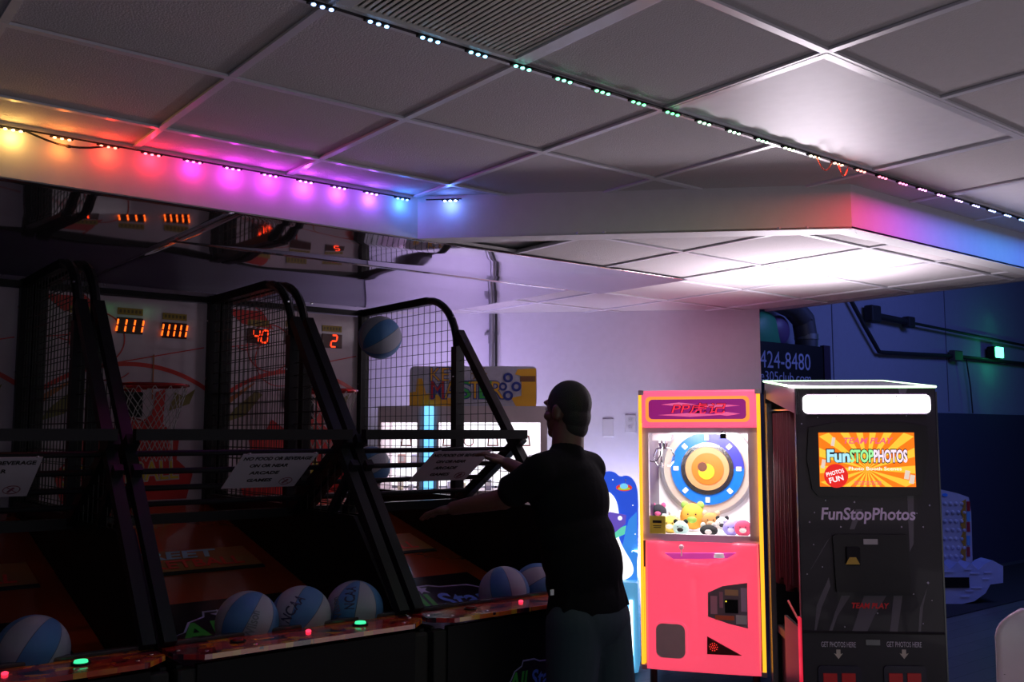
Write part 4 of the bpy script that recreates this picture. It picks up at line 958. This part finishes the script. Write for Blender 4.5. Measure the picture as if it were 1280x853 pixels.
# name lettering, coin panel, swooshes, stars
c = bx_(1085, 645); text('lettering', 'FunStopPhotos', mat('grey lilac lettering', (.75, .68, .85), .3), bt, c, bx_(1145, 640)[0]-bx_(1027, 640)[0], .082, y=-.001, offset=.022, shear=.12)
swm = mat('grey swoosh print', (.10, .096, .115), .3)
def swoosh(L, m_=swm, d=.0008): MB().xz([bx_(*p) for p in L], -.0002, -d).build('swoosh_print', m_, bt)
swoosh([(1036, 722), (1038, 733), (1027, 760), (1020, 790), (1018, 790), (1021, 757)]); swoosh([(1052, 745), (1063, 745), (1047, 770), (1040, 790), (1036, 790), (1043, 768)], d=.0010)
swoosh([(1080, 745), (1108, 745), (1093, 770), (1084, 790), (1065, 790), (1073, 765)], d=.0012); swoosh([(1117, 745), (1128, 745), (1122, 790), (1112, 790)], d=.0014)
swoosh([(1159, 735), (1150, 760), (1148, 790), (1151, 790), (1154, 758)], d=.0009); swoosh([(1037, 673), (1015, 710), (1013, 713), (1033, 678)], d=.0011)
swoosh([(1078, 637), (1068, 662), (1062, 662), (1070, 637)], d=.0010); swoosh([(1134, 618), (1142, 618), (1142, 680), (1137, 690)], d=.0013)
swoosh([(1122, 484), (1135, 484), (1132, 492), (1124, 492)], d=.0016)
sw2 = MB()
for p, r_ in (((1012, 653), .006), ((1051, 659), .005), ((1127, 659), .006), ((1154, 659), .005), ((1017, 681), .004), ((1028, 709), .004), ((1009, 718), .004), ((1160, 729), .008), ((1142, 743), .005), ((1097, 767), .006), ((1056, 784), .004), ((1165, 751), .004), ((1068, 628), .006), ((1032, 626), .005), ((1162, 632), .006), ((1002, 530), .005), ((1022, 522), .004), ((1133, 520), .004), ((1154, 780), .004), ((1018, 641), .004), ((1146, 642), .004)):
    c = bx_(*p); k4 = [(r_*(1 if k % 2 == 0 else .3)*math.cos(k*PI/4), r_*(1 if k % 2 == 0 else .3)*math.sin(k*PI/4)) for k in range(8)]
    sw2.xz([(c[0]+u, c[1]+v_) for u, v_ in k4], -.0002, -.0012)
sw2.build('star_print', mat('silver star print', (.85, .85, .95), .3), bt)
p, q = bx_(1040, 668), bx_(1137, 741)
cp_ = MB().xz([(p[0], p[1]-.01), (p[0]+.015, p[1]), (q[0]-.01, p[1]), (q[0]+.005, q[1]+.06), (q[0]-.005, q[1]), (p[0]+.01, q[1])], 0, -.016).build('coin_panel', mat('matte black plate', (.006, .006, .007), .45), bt)
p, q = bx_(1079, 674, -.016), bx_(1097, 681, -.016); MB().box(((p[0]+q[0])/2, -.018, (p[1]+q[1])/2), (q[0]-p[0], .004, p[1]-q[1])).build('maker_plate', mat('silver plate', (.30, .28, .30), .3, .7), cp_)
p, q = bx_(1057, 684, -.016), bx_(1075, 707, -.016); ba = MB().box(((p[0]+q[0])/2, -.024, (p[1]+q[1])/2), (q[0]-p[0], .016, p[1]-q[1]), bev=.003).build('bill_slot', m_blk, cp_)
tp = [bx_(*p, -.033) for p in ((1062, 697), (1070, 697), (1075, 706), (1057, 706))]; MB().xz(tp, -.0325, -.034).build('yellow_arrow', mat('yellow mark', (.50, .36, .03), .4), ba)
c = bx_(1088, 757.5); text('lettering', 'TEAM PLAY', mat('deep red lettering', (.8, .02, .025), .3), bt, c, bx_(1112, 757)[0]-bx_(1065, 757)[0], .028, y=-.0016, shear=.2, offset=.03)
MB().box((0, -.003, bx_(1090, 791)[1]), (2*hb-.01, .008, .012), bev=.002).build('seam_strip', m_rub, bt)
p, q = bx_(1082, 800), bx_(1100, 807); MB().box(((p[0]+q[0])/2, -.002, (p[1]+q[1])/2), (q[0]-p[0], .004, p[1]-q[1])).build('lock_plate', mat('grey lock plate', (.15, .16, .16), .3, .6), bt)
for xc in (1048, 1130):
    c = bx_(xc, 806); text('lettering', 'GET PHOTOS HERE', mat('white stencil', (.7, .7, .75), .4), bt, c, .170, .026, y=-.0015)
    c = bx_(xc, 818); MB().xz([(c[0]-.010, c[1]+.022), (c[0]+.010, c[1]+.022), (c[0]+.010, c[1]), (c[0]+.022, c[1]+.004), (c[0], c[1]-.024), (c[0]-.022, c[1]+.004), (c[0]-.010, c[1])], -.001, -.002).build('arrow_print', mat('cream arrow', (.62, .60, .45), .4), bt)
    e0, e1 = bx_(xc-26, 832), bx_(xc+29, 880)
    MB().xz(rrect(e0[0], e1[0], e1[1], e0[1], .02), 0, -.010).build('slot_surround', mat('indigo edged plate', (.012, .010, .03), .3), bt)
    for dx in (-19, 4):
        a, b2 = bx_(xc+dx, 842, -.01), bx_(xc+dx+18, 872, -.01); MB().box(((a[0]+b2[0])/2, -.013, (a[1]+b2[1])/2), (b2[0]-a[0], .006, a[1]-b2[1])).build('photo_slot', mat('dark red slot', (.26, .006, .008), .3, emit=(1, .02, .02), es=.05), bt)
# side: curtain, posts, low side panel with bench
cm = mat('dark red velvet curtain', (.16, .012, .016), .55); me = MB()
n = 60; top = ztf-.12; bot = .72; prev = None; xs_ = -hb+.03
for k in range(n+1):
    y_ = .20+(.50)*k/n; dx = .014*math.sin(k*.95); a = me.b.verts.new((xs_+dx, y_, top)); b2 = me.b.verts.new((xs_+dx*1.4, y_, bot+.03*math.sin(k*.2)))
    if prev: me.b.faces.new((prev[0], a, b2, prev[1]))
    prev = (a, b2)
cu_ = me.build('curtain', cm, bt, True); mdd = cu_.modifiers.new('s', 'SOLIDIFY'); mdd.thickness = .003
MB().tube((-hb+.03, .05, top+.005), (-hb+.03, DB-.04, top+.02), .007).build('curtain_rail', m_chrome, bt, True)
MB().box((-hb+.015, DB-.04, ztf/2), (.03, .05, ztf-.12)).build('rear_post', mat('silver striped post', (.32, .34, .36), .25, .6), bt)
MB().box((-hb+.002, .030, .34), (.016, .055, .56)).build('claw_reflection', mat('pink red reflection', (.65, .03, .06), .2, emit=(1, .02, .06), es=.55), bt)  # claw machine's pink reflection, put in as a glowing strip
MB().box((-hb+.10, .13, ztf-.44), (.05, .02, .26)).build('inner_screen', glow('inner orange screen', (1, .32, .03), 1.0), bt)
MB().ball((-hb+.09, .13, ztf-.23), (.02, .012, .06)).build('inner_lamp', glow('inner booth lamp', (.9, .85, 1), 1.5), bt)
MB().box((-hb+.02, .27, .30), (.016, .40, .50)).build('low_side_panel', mat('grey side print', (.06, .045, .05), .35), bt)
bn = MB().box((.0, .62, .42), (2*hb-.06, .34, .05), bev=.012).box((0, .62, .20), (2*hb-.10, .30, .38)).build('bench', mat('dark bench vinyl', (.03, .02, .02), .4), bt)
MB().tube((-hb-.0, .30, .655), (-hb-.0, .07, .60), .006).build('red_edge', mat('red edging', (.7, .03, .05), .3), bt)
MB().box((hb+.003, .012, ztf/2), (.008, .014, ztf-.05)).build('corner_strip', mat('dull steel strip', (.10, .11, .11), .35, .8), bt)

# ------------------------------------------------------------------ the blue hall beyond
m_dk = mat('dark conduit', (.02, .022, .03), .6)
def hall(x, y, Y=5.46): return at_y(x, y, Y)
cpts = [hall(1064, 378), hall(1082, 410), hall(1099, 440), hall(1106, 441), hall(1145, 443), hall(1190, 445), hall(1280, 455)]; e_ = hall(1330, 460); cpts[0] = hall(1050, 350)
o0 = cpts[0].copy(); t = thing('conduit', 'dark bent conduit crossing the blue hall wall below the sprinkler pipe', 'pipe', o0)
MB().path([p-o0 for p in cpts+[e_]], .022).build('pipe', m_dk, t, True)
j = hall(1195, 445)-o0; MB().box(j, (.20, .07, .12), bev=.01).build('junction_box', mat('grey junction box', (.06, .06, .06), .5), t)
d0 = hall(1208, 450)-o0; d1 = hall(1216, 517)-o0; MB().path([d0, (d0+d1)/2+Vector((.02, 0, 0)), d1], .008).build('drop_wire', m_dk, t)
a = hall(1091, 394, 5.44); b2 = hall(1300, 436, 5.44); t = thing('sprinkler_pipe', 'straight dark pipe sloping along the upper blue hall wall', 'pipe', a)
MB().tube(Vector((0, 0, 0)), b2-a, .016).build('pipe', m_dk, t, True); dv = (b2-a)
MB().tube(dv*.0, dv*.19, .035).build('sleeve', m_dk, t, True); MB().box((0, 0, .01), (.18, .1, .18), bev=.02).build('bracket', m_dk, t)
MB().box(dv*.18, (.14, .09, .12), bev=.02).build('bracket', m_dk, t)
# duct elbow
Y0 = 5.30
pts = [at_y(x, y, Y0) for x, y in ((965, 372), (990, 384), (1004, 400), (1008, 425), (1008, 600))]; o0 = pts[0].copy()
t = thing('duct', 'dark grey duct elbow on the hall wall behind the phone banner', 'duct', o0)
m = MB()
for k in range(len(pts)-1): m.tube(pts[k]-o0, pts[k+1]-o0, .105, n=14)
for p in pts[1:-1]: m.ball(p-o0, .105, 14, 10)
m.build('duct_tube', mat('dull duct metal', (.11, .11, .14), .45, .3), t, True); 
MB().tube(pts[3]-o0+Vector((0, 0, .05)), pts[3]-o0-Vector((0, 0, .0)), .112, n=16).build('joint_band', m_galv, t, True)
# banner
Y0 = 5.10
p0 = at_y(905, 428, Y0); p1 = at_y(1029, 433, Y0); zb0 = at_y(985, 520, Y0).z; zb1 = at_y(985, 430, Y0).z
t = thing('banner', 'black phone number banner hanging in the hall behind the booth', 'banner', ((p0.x+p1.x)/2, Y0, zb0)); bw = p1.x-p0.x
MB().box((0, 0, (zb1-zb0)/2), (bw, .02, zb1-zb0)).build('cloth', mat('black vinyl', (.006, .006, .012), .4), t)
lm = mat('blue white vinyl letters', (.45, .50, .85), .5)
q0 = at_y(951, 449, Y0-.02); q1 = at_y(1014, 449, Y0-.02); hh = at_y(980, 440, Y0).z-at_y(980, 461, Y0).z
text('lettering', '424-8480', lm, t, ((q0.x+q1.x)/2-(p0.x+p1.x)/2, at_y(980, 451, Y0).z-zb0), q1.x-q0.x, hh, y=-.0105)
hh = at_y(980, 466, Y0).z-at_y(980, 477, Y0).z
text('lettering', 'e305club.com', lm, t, ((q0.x+q1.x)/2-(p0.x+p1.x)/2, at_y(980, 471.5, Y0).z-zb0), q1.x-q0.x, hh*1.1, y=-.0105)
MB().box((bw/2+.03, 0, (zb1-zb0)/2), (.10, .04, zb1-zb0+.03)).build('side_post', mat('dark violet post', (.03, .015, .05), .5), t)
for s in (-1, 1): MB().box((s*(bw/2-.05), .03, (FL-zb0)/2), (.05, .03, zb0-FL)).box((s*(bw/2-.05), .03, FL-zb0+.015), (.08, .45, .03)).build('stand_leg', m_blk, t)
for (p, r, colr, lab) in (((957, 419), .22, (.06, .42, .22), 'green patch of light shaped as a disc on the hall wall above the banner'), ((974, 413), .14, (.16, .10, .28), 'violet patch of light shaped as a disc on the hall wall above the banner')):
    c = at_y(*p, 5.38); o = MB().ball((0, 0, 0), (r, .06, r), 24, 14).build('wall_light_patch', mat('shade %.2f' % colr[0], colr, .4), None, True); o.location = c; tag(o, lab, 'light patch')  # patches of light on the wall, modelled as coloured discs
# green lamp
c = hall(1246, 441, 5.40); t = thing('wall_lamp', 'small bright green lamp on the blue hall wall', 'lamp', c)
MB().box((0, .03, 0), (.20, .10, .15), bev=.02).build('housing', m_blk, t); MB().box((0, -.032, 0), (.17, .03, .13), bev=.012).build('lens', glow('green lamp lens', (.08, 1, .42), 6), t)
point('green_glow', (c.x, c.y-.22, c.z-.05), 1.0, (.02, 1, .3), .03)
for (tx, ty, pw) in ((1236, 462, 5), (1240, 408, 2.2), (1232, 497, 2.0)):
    tg = hall(tx, ty, 5.5); l = bpy.data.lights.new('green_beam', 'SPOT'); l.energy = pw; l.color = (.02, 1, .35); l.spot_size = math.radians(16); l.spot_blend = .8; l.shadow_soft_size = .02
    o = bpy.data.objects.new('green_beam', l); C.objects.link(o); o.location = (tg.x-.5, 4.5, tg.z+.75); o.rotation_euler = (tg-Vector(o.location)).to_track_quat('-Z', 'Y').to_euler()
# climbing toy: studded upright slab with a jagged boat shaped base
T0 = at_z(1150, 757, FL); fT = Frame(at_z(1150, 757, FL), at_z(1252, 757, FL)); tt = thing('play_climber', 'pale studded climbing toy with jagged base beyond the photo booth', 'play structure', fT.o, fT.rz)
g0 = lambda x, y, yl=.0: fT.px(x, y, yl)
m_lp = mat('pale lilac plastic', (.40, .42, .62), .4); yl = .25
sl = MB().xz([g0(*p, yl) for p in ((1150, 612), (1175, 612), (1197, 617), (1211, 622), (1214, 640), (1216, 712), (1150, 712))], yl, yl+.09).build('climbing_slab', m_lp, tt)
for r_ in range(7):
    for k in range(4):
        c = g0(1181+k*7+(r_ % 2)*3, 630+r_*11, yl); MB().ball((c[0], yl, c[1]), (.02, .014, .02), 10, 6).build('climbing_stud', m_lp, sl, True)
for k, (y_, colr) in enumerate(((633, (.35, .02, .03)), (646, (.12, .35, .75)), (659, (.35, .03, .05)), (676, (.10, .30, .70)), (690, (.30, .03, .04)))):
    a, b2 = g0(1208, y_-6, yl), g0(1212.5, y_+6, yl); MB().box(((a[0]+b2[0])/2, yl-.004, (a[1]+b2[1])/2), (b2[0]-a[0], .006, a[1]-b2[1])).build('colour_block', mat('block %d' % k, colr, .4), sl)
zz = [g0(*p, yl) for p in ((1201, 628), (1207, 624), (1207, 702), (1201, 704), (1204, 697), (1200, 690), (1204, 682), (1200, 674), (1204, 664), (1200, 656), (1204, 648), (1200, 640), (1204, 634))]
MB().xz(zz, yl-.003, yl-.008).build('zigzag_trim', mat('ochre plastic', (.40, .22, .03), .4), sl)
a, b2 = g0(1181, 619, yl), g0(1181, 623, yl); MB().disc(a, .026, yl-.006, yl, rz=.016).build('badge', mat('bright blue badge', (.05, .25, .9), .4), sl)
bp = [(1150, 704), (1180, 704), (1188, 712), (1197, 703), (1206, 712), (1214, 704), (1223, 713), (1233, 704), (1241, 701), (1254, 708), (1254, 729), (1238, 731), (1232, 742), (1218, 752), (1200, 756), (1150, 757)]
bs = MB().xz([g0(*p) for p in bp], 0, .22).build('boat_base', mat('blue white plastic', (.38, .46, .85), .35), tt)
MB().box((*[(g0(1180, 722)[0]+g0(1211, 735)[0])/2], -.006, (g0(1180, 722)[1]+g0(1211, 735)[1])/2), (g0(1211, 728)[0]-g0(1180, 728)[0], .012, g0(1180, 722)[1]-g0(1180, 735)[1])).build('dark_panel', m_blk, bs)
gv = MB()
for (xa, ya, xb2) in ((1205, 712, 1214), (1212, 717, 1224), (1206, 739, 1216), (1214, 735, 1227), (1230, 716, 1240), (1228, 724, 1236), (1200, 746, 1212), (1180, 715, 1192)):
    p, q = g0(xa, ya), g0(xb2, ya); gv.box(((p[0]+q[0])/2, -.003, p[1]), (q[0]-p[0], .008, .012))
gv.build('plank_ridge', mat('ridge plastic', (.46, .54, .92), .35), bs)

# white moulded chair and round table at the lower right corner
cc = wp(2.02, 3.62, FL); ch = thing('chair', 'white moulded plastic chair at the lower right corner', 'chair', cc, YAW-PI/2-.5)
m_wp = mat('white plastic', (.66, .62, .68), .35); me = bpy.data.meshes.new('shell'); V = []; F_ = []
nx, nz = 20, 26
for j in range(nz+1):
    s = j/nz
    for i in range(nx+1):
        u = i/nx*2-1
        if s < .45: y_ = -.22+.44*(s/.45); z_ = .45-.02*math.sin(PI*s/.45); wd = .22+.02*math.sin(PI*s/.45); cv = .015*u*u
        else:
            q = (s-.45)/.55; y_ = .22+.09*q+.02*math.sin(PI*q); z_ = .45+.40*q; wd = .225*(1-max(0, q-.72)**2*5.5); cv = 0
        yy = y_-(.05*u*u*min(1, s*1.8) if s > .45 else 0); V.append((u*wd, yy, z_+cv))
for j in range(nz):
    for i in range(nx): a = j*(nx+1)+i; F_.append((a, a+1, a+nx+2, a+nx+1))
me.from_pydata(V, [], F_); me.materials.append(m_wp)
for p in me.polygons: p.use_smooth = True
so = bpy.data.objects.new('shell', me); C.objects.link(so); so.parent = ch; md = so.modifiers.new('s', 'SOLIDIFY'); md.thickness = .014; md.offset = 0
for sx in (-1, 1):
    for sy in (-1, 1): MB().tube((sx*.18, sy*.17, .445), (sx*.22, sy*.22, 0), .014, .011).build('leg', m_galv, ch, True)
MB().path([(-.20, .235, .60), (-.22, .25, .50), (-.2, .2, .44)], .012).path([(.20, .235, .60), (.22, .25, .50), (.2, .2, .44)], .012).build('back_support', m_blk, ch, True)
tc = wp(1.96, 3.02, FL); tb = thing('round_table', 'white round table cut off by the lower right corner', 'table', tc)
MB().tube((0, 0, .70), (0, 0, .73), .36, n=48).build('table_top', m_wp, tb, True); MB().tube((0, 0, .03), (0, 0, .70), .035).build('pedestal', m_galv, tb, True); MB().tube((0, 0, 0), (0, 0, .03), .24, .22, n=32).build('base', m_blk, tb, True)

# ------------------------------------------------------------------ the man
def remesh(name, mb, m, voxel, smooth, parent, cut=None):
    me = bpy.data.meshes.new('tmp'); mb.b.to_mesh(me); mb.b.free(); o = bpy.data.objects.new('tmp', me); C.objects.link(o)
    r = o.modifiers.new('r', 'REMESH'); r.mode = 'VOXEL'; r.voxel_size = voxel; r.use_smooth_shade = True
    s = o.modifiers.new('s', 'SMOOTH'); s.iterations = smooth; s.factor = .5
    bpy.context.view_layer.update(); dg = bpy.context.evaluated_depsgraph_get(); m2 = bpy.data.meshes.new_from_object(o.evaluated_get(dg))
    bpy.data.objects.remove(o); m2.name = name; m2.materials.clear(); m2.materials.append(m)
    bm = bmesh.new(); bm.from_mesh(m2)
    for co, no in (cut or []): bmesh.ops.bisect_plane(bm, geom=bm.verts[:]+bm.edges[:]+bm.faces[:], plane_co=co, plane_no=no, clear_outer=True)
    bm.to_mesh(m2); bm.free()
    for p in m2.polygons: p.use_smooth = True
    q = bpy.data.objects.new(name, m2); C.objects.link(q); q.parent = parent; return q
def caps(mb, p0, p1, r0, r1):
    p0 = Vector(p0); p1 = Vector(p1); mb.ball(p0, r0, 20, 12); mb.ball(p1, r1, 20, 12); mb.tube(p0, p1, r0, r1, n=20)
hip = Vector((2.585, 2.775, 0)); O = Vector((hip.x, hip.y, FL))
man = thing('person', 'man in a black t-shirt and dark teal trousers throwing a basketball', 'person', O)
def L(v): return Vector(v)-O
shc = at_y(708, 574, 2.845); neck0 = at_y(709, 562, 2.84); headc = at_y(708, 514, 2.86)
fwd = Vector((-.15, 1, 0)).normalized(); rgt = Vector((1, .15, 0)).normalized(); up = Vector((0, 0, 1))
pel = Vector((hip.x, hip.y, -.70)); wst = Vector((hip.x-.015, hip.y+.01, -.52)); chst = Vector((shc.x+.012, shc.y-.0, -.27)); 
shL = shc-rgt*.155+up*-.035; shR = shc+rgt*.145-up*.035
elL = wp(-.035, 3.78, -.255); haL = wp(-.235, 3.90, -.30)
elR = wp(.16, 4.06, -.22); haR = wp(-.02, 4.16, -.13)
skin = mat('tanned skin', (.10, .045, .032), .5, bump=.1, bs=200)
b = MB()
def ell(mb, c, rx, ry, rz, R=None): mb.ball(L(c), (rx, ry, rz), 24, 16, R)
RT = Matrix.Rotation(.15, 3, 'Z')
for c, rx, ry, rz in ((pel, .165, .115, .13), (wst, .145, .105, .16), (chst, .165, .115, .17), (shc-up*.06, .17, .095, .09)): ell(b, c, rx, ry, rz, RT)
caps(b, L(neck0-up*.05), L(headc-up*.05-fwd*.01), .066, .062)
for sh, el, ha in ((shL, elL, haL), (shR, elR, haR)):
    caps(b, L(sh), L(el), .056, .043); caps(b, L(el), L(ha), .042, .028)
    d = (ha-el).normalized(); side = d.cross(up).normalized(); dn = side.cross(d)
    palm = ha+d*.045; R = d.to_track_quat('Y', 'Z').to_matrix(); b.ball(L(palm), (.042, .052, .018), 16, 10, R)
    for k in range(4):
        s_ = (k-1.5)*.0205; f0 = palm+d*.035+side*s_; ln = (.062, .072, .068, .054)[k]
        f1 = f0+d*ln*.5+side*s_*.15-up*.004; f2 = f1+(d*.9-up*.5).normalized()*ln*.55
        caps(b, L(f0), L(f1), .0095, .009); caps(b, L(f1), L(f2), .009, .0075)
    sg_ = 1 if sh is shL else -1
    t0 = palm-d*.02+side*sg_*.03; t1 = t0+(d*.5+side*sg_*.8).normalized()*.035; t2 = t1+(d*.9+side*sg_*.25).normalized()*.03
    caps(b, L(t0), L(t1), .0125, .011); caps(b, L(t1), L(t2), .0105, .009)
hipL = pel-rgt*.085; hipR = pel+rgt*.085
ftL = Vector((hip.x-.13, hip.y-.06, FL)); ftR = Vector((hip.x+.13, hip.y-.15, FL))
for h_, f_ in ((hipL, ftL), (hipR, ftR)):
    kn = (h_+f_)/2+fwd*.03+up*.02; caps(b, L(h_), L(kn), .088, .058); caps(b, L(kn), L(f_+up*.09), .056, .038)
    caps(b, L(f_+up*.05-fwd*.03), L(f_+up*.035+fwd*.15), .038, .03)
# head, turned to the left
hf = wp(-.76, .65).normalized(); hr = hf.cross(up)*1.0; HR = Matrix((hr, hf, up)).transposed()
def H(x, y, z): return L(headc+hr*x+hf*y+up*z)
b.ball(H(0, -.012, .02), (.074, .094, .098), 24, 16, HR); b.ball(H(0, .025, -.045), (.056, .062, .068), 20, 14, HR); b.ball(H(0, .062, -.085), (.03, .026, .022), 14, 10, HR)
b.ball(H(0, .078, .034), (.048, .014, .014), 14, 10, HR)
caps(b, H(0, .085, .018), H(0, .103, -.020), .008, .011); b.ball(H(0, .088, -.022), (.018, .012, .009), 12, 8, HR)
b.ball(H(0, .080, -.050), (.022, .012, .006), 12, 8, HR); b.ball(H(0, .079, -.061), (.019, .012, .007), 12, 8, HR)
for s in (-1, 1):
    b.ball(H(s*.075, -.004, -.008), (.009, .019, .032), 14, 10, HR); b.ball(H(s*.045, .052, -.02), (.022, .024, .02), 12, 8, HR)
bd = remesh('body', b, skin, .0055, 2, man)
eye = MB()
for s in (-1, 1): eye.ball(H(s*.030, .070, .008), (.013, .010, .008), 12, 8, HR)
eye.build('eyes', mat('eye white', (.5, .5, .5), .2), bd, True)
hm = MB()
hm.ball(H(0, -.016, .028), (.0765, .0955, .0945), 24, 16, HR); hm.ball(H(0, -.045, -.02), (.066, .060, .070), 20, 14, HR); hm.ball(H(0, -.046, -.065), (.058, .046, .05), 20, 14, HR)
for s in (-1, 1): hm.ball(H(s*.066, .008, .02), (.012, .022, .034), 12, 8, HR)
remesh('hair', hm, mat('short black hair', (.008, .007, .007), .7, bump=.9, bs=500), .006, 2, man)
# t-shirt
sm_ = mat('black cotton', (.004, .004, .0055), .95, spec=.15, bump=.35, bs=40); tsh = MB()
for c, rx, ry, rz in ((pel+up*.02, .172, .132, .17), (wst+rgt*.01, .178, .128, .19), (chst+rgt*.01, .188, .132, .18), (shc-up*.065, .175, .105, .09), (shc-up*.01, .12, .078, .055)): ell(tsh, c, rx, ry, rz, RT)
for sh, el in ((shL, elL), (shR, elR)):
    se = sh+(el-sh)*.72; caps(tsh, L(sh-up*.01), L(se), .068, .064); caps(tsh, L(sh-up*.002), L(neck0-up*.062), .064, .078)
    tsh.tube(L(se-(el-sh)*.2), L(se+(el-sh)*.06), .062, .070, n=20)
caps(tsh, L(shc+up*.0), L(neck0-up*.012), .078, .068)
tsh.tube(L(chst+rgt*.008), L(pel+up*.03), .155, .150, n=28) if False else [tsh.ball(L(chst.lerp(pel, t_)+rgt*.010), (.186-.012*t_, .132, .12), 24, 14, RT) for t_ in (.3, .5, .7, .85)]
for k in range(9):    # loose folds low on the shirt
    a = k*2*PI/9; p = pel+Vector((.17*math.cos(a), .12*math.sin(a), .02)); q = wst+Vector((.155*math.cos(a+.35), .11*math.sin(a+.35), -.02)); caps(tsh, L(p), L(q), .018, .010)
ts = remesh('t_shirt', tsh, sm_, .009, 4, man, [(L(Vector((hip.x, hip.y, -.672))), Vector((.08, 0, -1)))])
c = at_y(689, 742, 2.70)
MB().box(L(at_y(690, 741, 2.655)), (.016, .004, .020), bev=.001).build('hem_logo', mat('white logo', (.6, .65, .65), .5), ts)
# trousers
pm_ = mat('dark teal cotton', (.022, .042, .055), .85, bump=.4, bs=30); tr_ = MB()
ell(tr_, pel-up*.0, .180, .135, .13, RT)
for h_, f_ in ((hipL, ftL), (hipR, ftR)):
    kn = (h_+f_)/2+fwd*.03+up*.02; caps(tr_, L(h_-up*.02), L(kn), .112, .085); caps(tr_, L(kn), L(f_+up*.10), .083, .065)
tr = remesh('trousers', tr_, pm_, .009, 4, man, [(L(Vector((0, 0, -.60))), Vector((0, 0, 1))), (L(Vector((0, 0, FL+.07))), Vector((0, 0, -1)))])
for f_ in (ftL, ftR):
    s_ = MB(); caps(s_, L(f_+up*.062-fwd*.04), L(f_+up*.046+fwd*.16), .050, .040); sh_ = remesh('shoe', s_, m_rub, .009, 3, man, [(L(Vector((0, 0, FL+.012))), Vector((0, 0, -1)))])
    MB().box(L(f_+up*.010+fwd*.06), (.085, .28, .02), Matrix.Rotation(.15, 3, 'Z'), bev=.008).build('sole', mat('white sole', (.5, .5, .5), .6), sh_)
